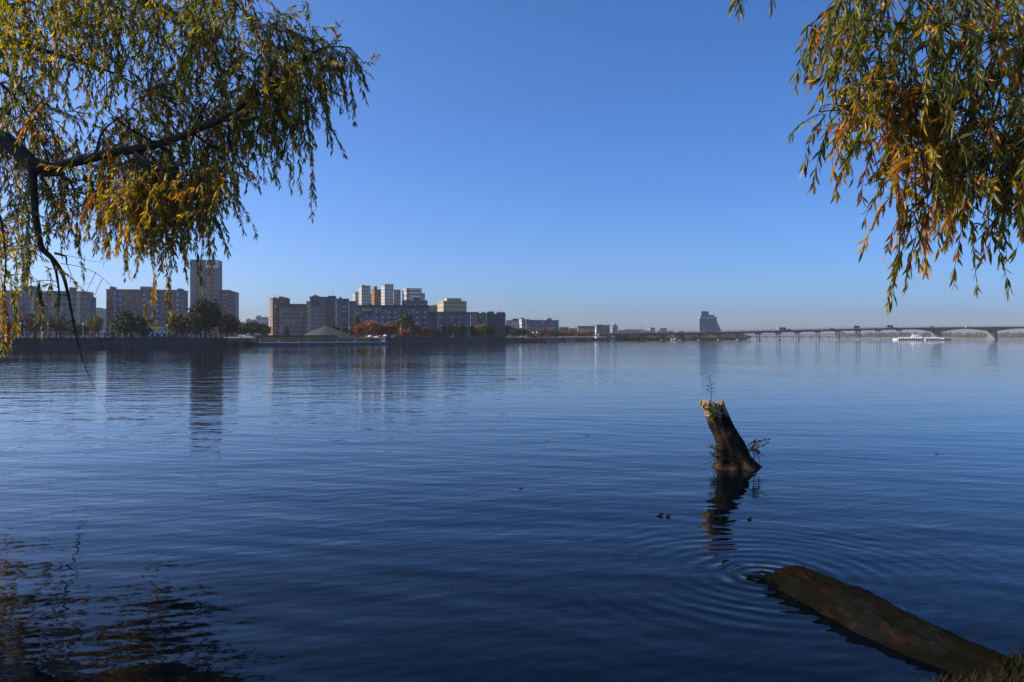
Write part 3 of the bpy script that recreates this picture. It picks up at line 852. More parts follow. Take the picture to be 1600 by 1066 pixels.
g = MB(); g.tube([(fx(1443), -U * 6.8, fz(531.2)), (fx(1445), -U * 6.8, fz(531.2))], .5, 8); fpart('fender', g, WHITE)

def motorboat(px, Y, label, L_, flip):
    p = SP(px, Y)
    root = empty('motorboat', (p.x, p.y, 0), label, 'boat', 'white boats near the bridge', rz=math.pi if flip else 0)
    hull_mesh(L_, L_ * .32, L_ * .1, L_ * .16, .3, 8).build('hull', [WHITE, WHITE], root, world_pts=False)
    g = MB()
    g.hexa([(-L_ * .12, -L_ * .11, L_ * .1), (L_ * .25, -L_ * .11, L_ * .1), (L_ * .25, L_ * .11, L_ * .1), (-L_ * .12, L_ * .11, L_ * .1),
            (0, -L_ * .09, L_ * .24), (L_ * .22, -L_ * .09, L_ * .24), (L_ * .22, L_ * .09, L_ * .24), (0, L_ * .09, L_ * .24)])
    c = g.build('cabin', WHITE, root, world_pts=False)
    g = MB(); g.box(L_ * .02, L_ * .2, -L_ * .113, -L_ * .1, L_ * .15, L_ * .21); g.build('window', G_DARK, c, world_pts=False)
motorboat(956, 416, 'small white boat moored right of the church', 4.2, False)
motorboat(1006, 445, 'white motorboat beside the bridge pier below the tall mast', 4.6, True)
motorboat(1054, 478, 'largest white motorboat, under the bridge left of the hotel', 6.5, False)

# red restaurant ship and barge
p = SP(826, 322); UU = M(1, 322)
rs = empty('restaurant_ship', (p.x, p.y, 0), 'dark red restaurant ship with two pale topped masts moored at the promenade', 'ship')
hull_mesh(UU * 54, UU * 12, UU * 4, UU * 4.6, .5, 12).build('hull', [REDHULL, BLACK], rs, world_pts=False)
sx_ = lambda px: (px - 826) * UU
g = MB(); g.box(sx_(801), sx_(822), -UU * 4, UU * 4, UU * 4 + .003, UU * 6); g.build('long_cabin', REDHULL, rs, world_pts=False)
for k in range(7):
    g = MB(); a0 = sx_(802 + k * 2.8); g.box(a0, a0 + UU * 1.7, -UU * 4 - .05, -UU * 4 - .003, UU * 4.6, UU * 5.5); g.build('window', G_DARK, rs, world_pts=False)
g = MB(); g.box(sx_(819.5), sx_(826), -UU * 4.3, UU * 4.3, UU * 6.002, UU * 6.6); g.build('pale_roof', COPING, rs, world_pts=False)
g = MB(); z6 = UU * 4.003
g.hexa([(sx_(828), -UU * 5, z6), (sx_(842), -UU * 5, z6), (sx_(842), UU * 5, z6), (sx_(828), UU * 5, z6),
        (sx_(831.5), -UU * 3, UU * 10.5), (sx_(839.5), -UU * 3, UU * 10.5), (sx_(839.5), UU * 3, UU * 10.5), (sx_(831.5), UU * 3, UU * 10.5)])
g.build('pavilion', REDHULL, rs, world_pts=False)
g = MB(); g.box(sx_(827), sx_(841), -UU * 5.6, UU * 5.6, UU * 4.8, UU * 5.4); g.build('pale_band', COPING, rs, world_pts=False)
for xx in (833, 839):
    g = MB(); g.tube([(sx_(xx), 0, UU * 10), (sx_(xx), 0, UU * 18)], [.16, .08], 6); ms = g.build('mast', BLACK, rs, world_pts=False)
    g = MB(); g.tube([(sx_(xx) - .1, -.2, UU * 13.4), (sx_(xx) + .1, -.2, UU * 15.6)], [.5, .3], 7); g.build('furled_sail', COPING, ms, world_pts=False)
def pontoon(px0, px1, top, Y, label, wm):
    a = SP(px0, Y); b_ = SP(px1, Y); zt = Zat(top, Y)
    root = empty('pontoon', ((a.x + b_.x) / 2, a.y, 0), label, 'pontoon', 'floating pontoons along the promenade')
    g = MB(); g.box(a.x, b_.x, a.y - 3, a.y, -.4, .45); g.build('float', QUAY, root)
    g = MB(); g.box(a.x + .4, b_.x - .4, a.y - 2.4, a.y - .2, .452, zt); c = g.build('cabin', wm, root)
    n = max(3, int((px1 - px0) / 3))
    for k in range(n):
        x0 = a.x + .4 + (b_.x - a.x - .8) * (k + .2) / n; x1 = a.x + .4 + (b_.x - a.x - .8) * (k + .75) / n
        g = MB(); g.box(x0, x1, a.y - 2.46, a.y - 2.403, .45 + (zt - .45) * .35, .45 + (zt - .45) * .75); g.build('window', G_DARK, c)
    g = MB(); g.box(a.x + .1, b_.x - .1, a.y - 2.7, a.y, zt, zt + .15); g.build('roof', ROOFM, root)
pontoon(792, 800, 529.5, 304, 'grey floating hut left of the red ship', GREYBLUE)
pontoon(853, 868, 529, 342, 'dark blue floating hut right of the red ship', STEELBLUE)
pontoon(870, 880, 529.2, 354, 'dark red floating hut between the blue and pale huts', REDHULL)
pontoon(882, 899, 528.7, 366, 'wide pale blue floating hut nearest the church', PALEBLUE)
pontoon(906, 925, 529.3, 390, 'green roofed low floating hut beside the church base', GREENP)

# ---------------------------------------------------------------- road bridge
B0 = SP(930, 425); B1 = SP(1760, 690)
bu = (B1 - B0); BL = bu.length; bu.normalize(); bn = Vector((bu.y, -bu.x, 0))
def bt(px):          # distance along the bridge line where it crosses pixel px
    k = (px - 800) / F
    return (k * B0.y - B0.x) / (bu.x - k * bu.y)
decktop = [(930, 522.0), (1000, 521.0), (1065, 520.2), (1124, 519.3), (1185, 518.0), (1246, 516.4), (1309, 514.9), (1372, 513.5), (1405, 512.9), (1463, 512.2), (1550, 511.3), (1640, 511.0), (1760, 511.2)]
def bz(px):
    Yb = (B0 + bu * bt(px)).y / S
    return Zat(float(np.interp(px, [q[0] for q in decktop], [q[1] for q in decktop])), Yb)
br = empty('bridge', (B0.x, B0.y, 0), 'long road bridge on concrete piers crossing the river to the right', 'bridge')
bfr = lambda t_, dd, z: Vector((*(B0 + bu * t_ + bn * dd).xy, z))
HWD = 4.0
piers = [951, 977, 1005.6, 1035.6, 1065, 1094, 1124, 1154, 1185, 1216, 1246, 1277.5, 1309, 1340.6, 1372.5, 1405, 1463, 1550.5, 1640, 1730]
cuts = [930] + piers + [1760]
for i in range(len(cuts) - 1):
    g = MB(); t0, t1 = bt(cuts[i]) + .02, bt(cuts[i + 1]) - .02
    z0, z1 = bz(cuts[i]), bz(cuts[i + 1]); th = 1.25 if cuts[i] < 1400 else 1.35
    g.hexa([bfr(t0, HWD, z0 - th), bfr(t1, HWD, z1 - th), bfr(t1, -HWD, z1 - th), bfr(t0, -HWD, z0 - th),
            bfr(t0, HWD, z0), bfr(t1, HWD, z1), bfr(t1, -HWD, z1), bfr(t0, -HWD, z0)])
    # projecting kerb edge
    for s_ in (1, -1):
        a_, b2 = (HWD + .35, HWD - .3) if s_ > 0 else (-HWD + .3, -HWD - .35)
        g.hexa([bfr(t0, a_, z0 + .002), bfr(t1, a_, z1 + .002), bfr(t1, b2, z1 + .002), bfr(t0, b2, z0 + .002),
                bfr(t0, a_, z0 + .25), bfr(t1, a_, z1 + .25), bfr(t1, b2, z1 + .25), bfr(t0, b2, z0 + .25)])
    g.build('deck', BRIDGE, br)
    g = MB(); n = max(4, int((t1 - t0) / 1.2))
    for s_ in (HWD + .1, -HWD - .1):
        g.hexa([bfr(t0, s_ + .05, z0 + .95), bfr(t1, s_ + .05, z1 + .95), bfr(t1, s_ - .05, z1 + .95), bfr(t0, s_ - .05, z0 + .95),
                bfr(t0, s_ + .05, z0 + 1.05), bfr(t1, s_ + .05, z1 + 1.05), bfr(t1, s_ - .05, z1 + 1.05), bfr(t0, s_ - .05, z0 + 1.05)])
        for k in range(n):
            tt = t0 + (t1 - t0) * (k + .5) / n; zz_ = z0 + (z1 - z0) * (k + .5) / n
            g.hexa([bfr(tt - .12, s_ + .04, zz_ + .25), bfr(tt + .12, s_ + .04, zz_ + .25), bfr(tt + .12, s_ - .04, zz_ + .25), bfr(tt - .12, s_ - .04, zz_ + .25),
                    bfr(tt - .12, s_ + .04, zz_ + .95), bfr(tt + .12, s_ + .04, zz_ + .95), bfr(tt + .12, s_ - .04, zz_ + .95), bfr(tt - .12, s_ - .04, zz_ + .95)])
    g.build('parapet', STEEL, br, kind='stuff')
# haunched girders of the two big spans
def haunch(pc, pl, pr, dmax):
    g = MB(); n = 10
    for (pa, pb, rev) in ((pl, pc, False), (pc, pr, True)):
        for k in range(n):
            f0, f1 = k / n, (k + 1) / n
            qa, qb = pa + (pb - pa) * f0, pa + (pb - pa) * f1
            h0 = dmax * ((1 - f0 if rev else f0) ** 1.7); h1 = dmax * ((1 - f1 if rev else f1) ** 1.7)
            t0, t1 = bt(qa), bt(qb); z0, z1 = bz(qa) - 1.36, bz(qb) - 1.36
            g.hexa([bfr(t0, HWD - .5, z0 - h0 - .02), bfr(t1, HWD - .5, z1 - h1 - .02), bfr(t1, -HWD + .5, z1 - h1 - .02), bfr(t0, -HWD + .5, z0 - h0 - .02),
                    bfr(t0, HWD - .5, z0), bfr(t1, HWD - .5, z1), bfr(t1, -HWD + .5, z1), bfr(t0, -HWD + .5, z0)])
    g.build('haunched_girder', BRIDGE, br)
haunch(1463, 1432, 1502, 2.3); haunch(1550.5, 1512, 1592, 2.3); haunch(1640, 1600, 1682, 2.3)
for q in piers:
    t_ = bt(q); zt = bz(q) - 1.36; big = q > 1410
    g = MB()
    if big:
        zt -= 2.2
        wd = M(3.3, 620)
        g.hexa([bfr(t_ - wd, HWD - .6, 1.2), bfr(t_ + wd, HWD - .6, 1.2), bfr(t_ + wd, -HWD + .6, 1.2), bfr(t_ - wd, -HWD + .6, 1.2),
                bfr(t_ - wd * .95, HWD - .6, zt), bfr(t_ + wd * .95, HWD - .6, zt), bfr(t_ + wd * .95, -HWD + .6, zt), bfr(t_ - wd * .95, -HWD + .6, zt)])
        wd *= 1.25
        g.hexa([bfr(t_ - wd, HWD, -1), bfr(t_ + wd, HWD, -1), bfr(t_ + wd, -HWD, -1), bfr(t_ - wd, -HWD, -1),
                bfr(t_ - wd, HWD, 1.19), bfr(t_ + wd, HWD, 1.19), bfr(t_ + wd, -HWD, 1.19), bfr(t_ - wd, -HWD, 1.19)])
    else:
        cw = M(.75, 520)
        for dd in (1.3, -1.3):
            g.tube([bfr(t_, dd, .4), bfr(t_, dd, zt - .8)], [cw * .95, cw * .85], 8)
        g.hexa([bfr(t_ - cw * 1.2, 2, zt - .8), bfr(t_ + cw * 1.2, 2, zt - .8), bfr(t_ + cw * 1.2, -2, zt - .8), bfr(t_ - cw * 1.2, -2, zt - .8),
                bfr(t_ - cw * 1.7, HWD - .6, zt), bfr(t_ + cw * 1.7, HWD - .6, zt), bfr(t_ + cw * 1.7, -HWD + .6, zt), bfr(t_ - cw * 1.7, -HWD + .6, zt)])
        g.hexa([bfr(t_ - cw * 1.3, 2.2, -1), bfr(t_ + cw * 1.3, 2.2, -1), bfr(t_ + cw * 1.3, -2.2, -1), bfr(t_ - cw * 1.3, -2.2, -1),
                bfr(t_ - cw * 1.2, 2.2, .5), bfr(t_ + cw * 1.2, 2.2, .5), bfr(t_ + cw * 1.2, -2.2, .5), bfr(t_ - cw * 1.2, -2.2, .5)])
    g.build('pier', BRIDGE, br)
# lamp posts on the bridge
lm = MB(); lm.tube([(0, 0, 0), (0, 0, 4.6), (0, -.3, 5.0), (0, -.9, 5.15)], [.09, .06, .05, .04], 5); lm_me = lm.mesh('pole', STEEL)
lh = MB(); lh.box(-.1, .1, -1.35, -.85, 5.1, 5.22); lh_me = lh.mesh('lamp_head', STEEL)
for q in [1154.5, 1185.5, 1216, 1246.5, 1277.5, 1309, 1340.6, 1372.5, 1405, 1434, 1460.5, 1487, 1525, 1545, 1572, 1595, 1125, 1094]:
    for k, sgn in enumerate((1, -1)):
        pp = bfr(bt(q), sgn * (HWD - .1), bz(q) + .25)
        o = empty('street_lamp', pp, 'thin street lamp standing at the edge of the bridge deck', 'street lamp', 'street lamps along the bridge', rz=math.atan2(bu.y, bu.x) + (math.pi if sgn > 0 else 0))
        for me_, nm in ((lm_me, 'pole'), (lh_me, 'lamp_head')):
            c = bpy.data.objects.new(nm, me_); COL.objects.link(c); c.parent = o
for (q, top, lb) in ((1007.5, 504.5, 'tall slim mast rising above the bridge left of the hazy tower pair'), (1057.5, 513, 'shorter mast on the bridge just left of the hotel')):
    pp = bfr(bt(q), -HWD + .1, bz(q) + .25); Yb = pp.y / S
    o = empty('mast', pp, lb, 'mast')
    g = MB(); g.tube([pp, (pp.x, pp.y, Zat(top, Yb))], [.3, .12], 6); g.build('pole', STEEL, o)
    g = MB(); g.box(pp.x - .4, pp.x + .4, pp.y - .4, pp.y + .4, pp.z - .25, pp.z + .2); g.build('foot', STEEL, o)
# crane jib above the ferry bow
pp = bfr(bt(1405.5), -HWD + .6, bz(1405) + .25); Yb = pp.y / S
cr = empty('crane', pp, 'thin slanted crane jib above the bridge left of the ferry', 'crane')
g = MB(); g.tube([pp, (pp.x, pp.y, Zat(505, Yb))], [.25, .2], 6); g.build('tower', STEEL, cr)
g = MB(); a = Vector((pp.x, pp.y, Zat(505.2, Yb))); b_ = W(1402.8, 498, Yb); b_.y = pp.y
g.tube([a, b_], [.2, .1], 6); g.build('jib', STEEL, cr)
g = MB(); g.box(pp.x - .5, pp.x + .5, pp.y - .5, pp.y + .5, pp.z - .2, pp.z + .7); g.build('cab', YELLOWP, cr)
# vehicles on the deck
def vehicle(q, lane, kind, col, label):
    pp = bfr(bt(q), lane, bz(q) + .01)
    rz = math.atan2(bu.y, bu.x)
    o = empty(kind, pp, label, 'bus' if kind == 'bus' else 'car', 'vehicles on the bridge', rz=rz)
    L_, wd, h_ = (7.5, 2.2, 2.6) if kind == 'bus' else (3.9, 1.7, 1.4)
    g = MB()
    if kind == 'bus':
        g.hexa([(-L_ / 2, -wd / 2, .4), (L_ / 2, -wd / 2, .4), (L_ / 2, wd / 2, .4), (-L_ / 2, wd / 2, .4), (-L_ / 2 + .15, -wd / 2 + .1, h_), (L_ / 2 - .1, -wd / 2 + .1, h_), (L_ / 2 - .1, wd / 2 - .1, h_), (-L_ / 2 + .15, wd / 2 - .1, h_)])
    else:
        g.box(-L_ / 2, L_ / 2, -wd / 2, wd / 2, .3, .8)
    b2 = g.build('body', col, o, world_pts=False)
    if kind == 'bus':
        for k in range(5):
            g = MB(); g.box(-L_ / 2 + .4 + k * 1.35, -L_ / 2 + 1.5 + k * 1.35, -wd / 2 - .03, wd / 2 + .03, 1.3, 2.1); g.build('window', G_DARK, b2, world_pts=False)
    else:
        g = MB(); g.hexa([(-L_ * .3, -wd * .46, .802), (L_ * .35, -wd * .46, .802), (L_ * .35, wd * .46, .802), (-L_ * .3, wd * .46, .802), (-L_ * .15, -wd * .4, h_), (L_ * .22, -wd * .4, h_), (L_ * .22, wd * .4, h_), (-L_ * .15, wd * .4, h_)])
        g.build('cabin', G_DARK, o, world_pts=False)
    for sx2 in (-.32, .32):
        for sy2 in (-1, 1):
            g = MB(); g.tube([(L_ * sx2, sy2 * (wd / 2 - .1), .33), (L_ * sx2, sy2 * (wd / 2 + .02), .33)], .33, 10); g.build('wheel', BLACK, o, world_pts=False)
vehicle(1386, 1.8, 'bus', DARKGREY, 'dark bus driving on the bridge left of the ferry')
vehicle(1218, 1.8, 'bus', STEELBLUE, 'blue grey van like bus on the bridge right of the hotel')
vehicle(1230, 1.8, 'car', BLACK, 'dark car close behind the blue grey bus on the bridge')
vehicle(1296, 1.8, 'car', STEELBLUE, 'dark blue car midway along the low part of the bridge')
vehicle(1340, -1.8, 'bus', BROWNGREY, 'brown bus right above a thin pier on the bridge')
vehicle(1453, 1.8, 'car', BLACK, 'dark car on the bridge above the middle of the ferry')
vehicle(1508, 1.8, 'car', WHITE, 'pale car on the bridge between the two thick piers')

# far low bridge beyond
Yf = 1450
fb = empty('far_bridge', (X(1165, Yf), Yf * S, 0), 'faint far truss bridge under the main deck', 'bridge')
for (t0, t1, p0, p1) in ((522.3, 523.3, 1165, 1330), (525.6, 526.5, 1165, 1330)):
    g = MB(); g.box(X(p0, Yf), X(p1, Yf), Yf * S, Yf * S + 8, Zat(t1, Yf), Zat(t0, Yf)); g.build('deck', STEEL, fb)
for k in range(12):
    xq = 1170 + k * 14
    g = MB(); g.box(X(xq, Yf) - 1.4, X(xq, Yf) + 1.4, Yf * S + 1, Yf * S + 7, -1, Zat(526.5, Yf)); g.build('pier', STEEL, fb)
for k in range(5):
    g = MB(); xa, xb = X(1281 + k * 6.2, Yf), X(1286.6 + k * 6.2, Yf)
    pts = [(xa + (xb - xa) * i / 8, Yf * S + 4, Zat(522.3, Yf) + 4.4 * math.sin(math.pi * i / 8)) for i in range(9)]
    g.tube(pts, .5, 5); g.build('arch', STEEL, fb)

# ---------------------------------------------------------------- far trees
def leaf_cloud(n_clump, per, ell, seed, size, droop=0.0, cone=False):
    r = np.random.default_rng(seed)
    pts = []
    while len(pts) < n_clump:
        p = r.uniform(-1, 1, 3)
        l = np.linalg.norm(p)
        if l > 1 or l < 0.12: continue
        if cone:
            p[2] = 1 - 2 * r.random() ** .7; rad = (1 - p[2]) / 2 + .08
            th = r.uniform(0, 6.283); q = rad * math.sqrt(r.uniform(.2, 1)); p[0] = q * math.cos(th); p[1] = q * math.sin(th)
        pts.append(p)
    c = np.array(pts)
    cr_ = r.uniform(.16, .34, n_clump)
    P = np.repeat(c, per, 0) + r.normal(0, 1, (n_clump * per, 3)) * np.repeat(cr_, per)[:, None] * .62
    if droop:
        P[:, 2] -= droop * r.random(len(P)) ** 2 * np.clip(np.hypot(P[:, 0], P[:, 1]), 0, 1.2)
    P[:, 2] = np.maximum(P[:, 2], -1.25)
    n = len(P)
    a = r.normal(0, 1, (n, 3)); a /= np.linalg.norm(a, axis=1)[:, None]
    b = r.normal(0, 1, (n, 3)); b -= (a * b).sum(1)[:, None] * a; b /= np.linalg.norm(b, axis=1)[:, None]
    s1 = size * r.uniform(.6, 1.4, n)[:, None]; s2 = s1 * r.uniform(.4, .8, n)[:, None]
    V = np.stack([P - a * s1, P + b * s2, P + a * s1, P - b * s2], 1).reshape(-1, 3)
    me = bpy.data.meshes.new('crown')
    me.vertices.add(len(V)); me.vertices.foreach_set('co', V.astype(np.float32).ravel())
    me.loops.add(n * 4); me.loops.foreach_set('vertex_index', np.arange(n * 4, dtype=np.int32))
    me.polygons.add(n); me.polygons.foreach_set('loop_start', np.arange(0, n * 4, 4, dtype=np.int32)); me.polygons.foreach_set('loop_total', np.full(n, 4, np.int32))
    me.update(calc_edges=True)
    me.materials.append(FOL['green'])
    return me
CROWNS = {'round': [leaf_cloud(70, 40, 1, 100 + k, .105) for k in range(4)],
          'willow': [leaf_cloud(80, 46, 1, 200 + k, .085, .7) for k in range(2)],
          'poplar': [leaf_cloud(60, 36, 1, 300 + k, .12) for k in range(2)],
          'bare': [leaf_cloud(56, 30, 1, 400 + k, .08) for k in range(2)],
          'pine': [leaf_cloud(46, 30, 1, 500 + k, .085, cone=True) for k in range(2)],
          'bush': [leaf_cloud(34, 30, 1, 600 + k, .11) for k in range(2)]}
tk = MB(); tk.tube([(0, 0, 0), (.01, 0, .25), (-.01, .01, .55), (.01, 0, .9)], [.05, .038, .028, .012], 7)
for (a_, z_, l_) in ((.3, .3, .34), (2.2, .36, .32), (4.1, .42, .3), (5.3, .5, .24)):
    tk.tube([(0, 0, z_), (l_ * .5 * math.cos(a_), l_ * .5 * math.sin(a_), z_ + .14), (l_ * math.cos(a_), l_ * math.sin(a_), z_ + .34)], [.022, .014, .006], 5)
TRUNK = tk.mesh('trunk', BARK_FAR, True)
tcount = [0]
def far_tree(px, top, hw, Y, col, label, shape='round', base=None, group='trees on the far bank', name='tree', cat='tree'):
    zb_ = base if base is not None else LZ - .15
    zt = Zat(top, Y); h = zt - zb_; r_ = M(hw * 1.12, Y)
    root = empty(name, (X(px, Y), Y * S, zb_), label, cat, group)
    k = tcount[0]; tcount[0] += 1
    me = CROWNS[shape][k % len(CROWNS[shape])]
    lo = {'round': .2, 'willow': .12, 'poplar': .12, 'bare': .25, 'pine': .1, 'bush': .0}[shape]
    c = bpy.data.objects.new('crown', me); COL.objects.link(c); c.parent = root
    rz = (h * (1 - lo)) / 2
    c.location = (0, 0, h * lo + rz); c.scale = (r_ / 1.08, r_ / 1.08, rz / 1.1); c.rotation_euler = (0, 0, k * 2.4)
    c.material_slots[0].link = 'OBJECT'; c.material_slots[0].material = FOL[col]
    t_ = bpy.data.objects.new('stem' if shape == 'bush' else 'trunk', TRUNK); COL.objects.link(t_); t_.parent = root
    sc_ = min(r_ * 1.6, h); t_.scale = (sc_, sc_, h * .95); t_.rotation_euler = (0, 0, k * 1.1)
    return root
T = far_tree
g1 = 'trees on the left embankment'
T(12, 500, 22, 165, 'dark', 'dark tree at the left picture edge behind the balustrade', 'round', group=g1)
T(55, 490, 21, 162, 'brown', 'brown half bare tree behind the balustrade in front of the long grey slab', 'bare', group=g1)
T(95, 493, 20, 166, 'brown', 'second brown half bare tree, left of the gap between the slabs', 'bare', group=g1)
T(148, 492, 10, 215, 'yellow', 'small yellow tree in the gap between the two long slabs', 'round', group=g1)
T(124, 507, 12, 190, 'dark', 'low dark tree left of the small yellow tree', 'round', group=g1)
T(203, 486, 25, 160, 'green', 'broad dark green willow below the orange striped slab', 'willow', group=g1)
T(228, 507, 9, 164, 'dark', 'small dark shrub tucked against the right side of the broad willow', 'bush', group=g1)
T(281, 487, 17, 168, 'olive', 'olive willow standing left of the tallest embankment tree', 'willow', group=g1)
T(321, 469, 22, 170, 'dark', 'tallest dark green tree at the foot of the tall tower', 'round', group=g1)
T(306, 485, 12, 167, 'olive', 'yellowish tree leaning on the left of the tallest dark tree', 'round', group=g1)
T(354, 492, 17, 176, 'brown', 'brownish tree right of the tallest tree, below the beige blocks', 'round', group=g1)
T(377, 503, 11, 215, 'green', 'green tree at the right end of the river wall', 'round', group=g1)
T(396, 503, 12, 230, 'dark', 'dark tree below the small pair of distant blocks', 'round', group=g1)
T(412, 506, 10, 235, 'olive', 'olive tree next to the brown brick tower', 'round', group=g1)
T(447, 507, 6, 225, 'pine', 'small dark conifer at the foot of the brown brick tower', 'pine', group=g1)
T(522, 507, 9, 232, 'dark', 'dark tree peeping over the top of the grey mound', 'round', group=g1)
for (px_, tp, hw_, c_, lb) in ((338, 531, 13, 'olive', 'leftmost low bush at the waterline where the river wall ends'), (360, 532, 12, 'green', 'middle low green bush at the waterline right of the river wall'),
                           (385, 531, 15, 'olive', 'wide low bush at the waterline left of the quay')):
    T(px_, tp, hw_, 171 + (px_ - 338) * .3, c_, lb, 'bush', base=-.1, group='bushes at the waterline', name='bush', cat='bush')
g2 = 'autumn trees along the promenade'
T(543, 510, 11, 228, 'dark', 'dark green tree between the grey mound and the rusty trees', group=g2)
T(557, 487, 5, 240, 'olive', 'thin yellow green poplar left of the dark blue slab', 'poplar', group=g2)
T(562, 506, 10, 226, 'rust', 'first rusty tree right of the mound', group=g2)
T(579, 501.5, 13, 226, 'orange', 'brightest orange rounded tree behind the quay parasols', group=g2)
T(594, 505, 10, 229, 'rust', 'rust brown tree just right of the brightest orange tree', group=g2)
T(609, 505, 11, 231, 'orange', 'orange brown tree left of the tall green poplar', group=g2)
T(621, 502, 8, 236, 'rust', 'rusty tree against the left side of the tall green poplar', group=g2)
T(634, 485, 12, 232, 'green', 'tall green poplar shaped tree rising above the autumn trees', 'poplar', group=g2)
T(631, 514, 11, 228, 'orange', 'low orange tree at the foot of the tall poplar', group=g2)
T(647, 507, 10, 238, 'olive', 'yellow olive tree right of the tall poplar', group=g2)
T(660, 510, 11, 244, 'rust', 'rounded rusty tree left of the dark conifers', group=g2)
T(675, 512, 8, 250, 'pine', 'dark conifer, left one of the group before the orange tree', 'pine', group=g2)
T(685, 514, 7, 254, 'pine', 'dark conifer, middle one of the group before the orange tree', 'pine', group=g2)
T(694, 508, 6, 262, 'pine', 'tallest dark conifer directly left of the orange tree by the statue', 'pine', group=g2)
T(706, 506, 9, 272, 'yellow', 'golden orange tree directly behind the white statue', group=g2)
T(719, 508, 12, 276, 'rust', 'wide dull red tree right of the golden tree', group=g2)
T(734, 509, 11, 282, 'brown', 'brown tree in front of the balcony slab', group=g2)
T(752, 507, 9, 288, 'yellow', 'yellow green tree below the dark corner block', group=g2)
T(742, 514, 9, 284, 'dark', 'dark low tree between the brown and yellow green trees', group=g2)
T(764, 513, 9, 292, 'dark', 'dark tree right of the yellow green tree', group=g2)
T(775, 512, 8, 300, 'rust', 'small rusty tree under the banded corner block', group=g2)
T(790, 508, 8, 306, 'orange', 'taller rusty orange tree at the end of the dark corner block', group=g2)
T(803, 511, 10, 318, 'brown', 'brown tree above the left end of the red ship', group=g2)
T(814, 513, 8, 322, 'dark', 'dark tree behind the long cabin of the red ship', group=g2)
T(826, 514, 8, 345, 'olive', 'olive tree behind the masts of the red ship, on their left', group=g2)
T(846, 514, 9, 350, 'brown', 'brown tree right of the red ship masts', group=g2)
T(858, 513.5, 8, 362, 'orange', 'dull orange tree below the stair tower of the blue office', group=g2)
T(869, 516, 8, 368, 'dark', 'dark tree at the right end of the blue office', group=g2)
T(880, 517.5, 8, 382, 'rust', 'rust tree over the dark red floating hut', group=g2)
T(891, 516.5, 9, 392, 'brown', 'brown tree over the pale floating hut', group=g2)
T(903, 517.5, 8, 402, 'orange', 'small orange tree left of the wide far block', group=g2)
T(914, 517.5, 8, 412, 'rust', 'rust tree left of the church', group=g2)
T(923, 517, 7, 420, 'olive', 'olive tree touching the left side of the church', group=g2)
T(942, 519, 8, 430, 'green', 'green tree just right of the church', group=g2)
T(573, 525.2, 4.2, 211, 'lemon', 'bright yellow round bush on the quay', 'bush', base=.85, group='yellow bushes on the quay', name='bush', cat='bush')
T(586.5, 526, 3.8, 213.5, 'yellow', 'paler yellow bush on the quay under the white parasol', 'bush', base=.85, group='yellow bushes on the quay', name='bush', cat='bush')
g3 = 'trees on the bank under the bridge'
for k, px_ in enumerate(range(975, 1160, 11)):
    T(px_ + (k * 37 % 5), 519.5 + (k * 53 % 30) / 10, 8 + (k * 29 % 3), 500 + (px_ - 975) * .6 + 20, ['brown', 'dark', 'olive', 'yellow', 'rust'][k * 3 % 5],
      'hazy autumn tree in the row on the bank below the bridge deck', group=g3)

g4 = 'bushes along the waterline under the bridge'
for k, px_ in enumerate(range(968, 1166, 10)):
    Yb_ = float(np.interp(px_, [970, 1060, 1120, 1166], [430, 490, 540, 600])) - 1.5
    T(px_ + (k * 31 % 5), 522.6 + (k * 47 % 34) / 10, 7 + (k * 29 % 4), Yb_, ['dark', 'brown', 'olive', 'dark', 'yellow', 'green'][k * 5 % 6],
      'low hazy bush in the row at the waterline below the bridge deck', 'bush', base=-.1, group=g4, name='bush', cat='bush')

# far woods as one mass each
def wood(name, label, p0, p1, Y0, Y1, ph, col, n, size, seed):
    r = np.random.default_rng(seed)
    u = r.random(n)
    px_ = p0 + (p1 - p0) * u; Yv = (Y0 + (Y1 - Y0) * u) * (1 + .04 * r.random(n))
    prof = np.array([ph * (0.75 + .35 * mnoise.noise((q * .09, seed, 0)) + .3 * mnoise.noise((q * .35, seed, 4))) for q in px_])
    z_ = .9 + prof * r.random(n) ** .8
    P = np.stack([(px_ - 800) / F * Yv * S, Yv * S, z_], 1)
    a = r.normal(0, 1, (n, 3)); a /= np.linalg.norm(a, axis=1)[:, None]
    b = r.normal(0, 1, (n, 3)); b -= (a * b).sum(1)[:, None] * a; b /= np.linalg.norm(b, axis=1)[:, None]
    s1 = size * r.uniform(.6, 1.4, n)[:, None]
    V = np.stack([P - a * s1, P + b * s1 * .7, P + a * s1, P - b * s1 * .7], 1).reshape(-1, 3)
    me = bpy.data.meshes.new(name)
    me.vertices.add(len(V)); me.vertices.foreach_set('co', V.astype(np.float32).ravel())
    me.loops.add(n * 4); me.loops.foreach_set('vertex_index', np.arange(n * 4, dtype=np.int32))
    me.polygons.add(n); me.polygons.foreach_set('loop_start', np.arange(0, n * 4, 4, dtype=np.int32)); me.polygons.foreach_set('loop_total', np.full(n, 4, np.int32))
    me.update(calc_edges=True); me.materials.append(col)
    o = bpy.data.objects.new(name, me); COL.objects.link(o)
    tag(o, label, 'wood', kind='stuff')
WOODM = mat('wood_autumn_mix', (.16, .095, .045), .9, .4, .045, col2=(.10, .10, .045), detail=2)
wood('wood', 'brown autumn wood on the far right shore', 1455, 1900, 1290, 1120, 12.5, WOODM, 14000, 1.5, 3)
wood('distant_wood', 'dark blue distant wood on the far shore behind the ferry', 1305, 1480, 1560, 1340, 13, FOL['pine'], 9000, 1.6, 4)
wood('distant_wood', 'low hazy line of trees on the far shore under the far bridge', 1160, 1320, 1800, 1650, 5, FOL['pine'], 4000, 1.4, 5)

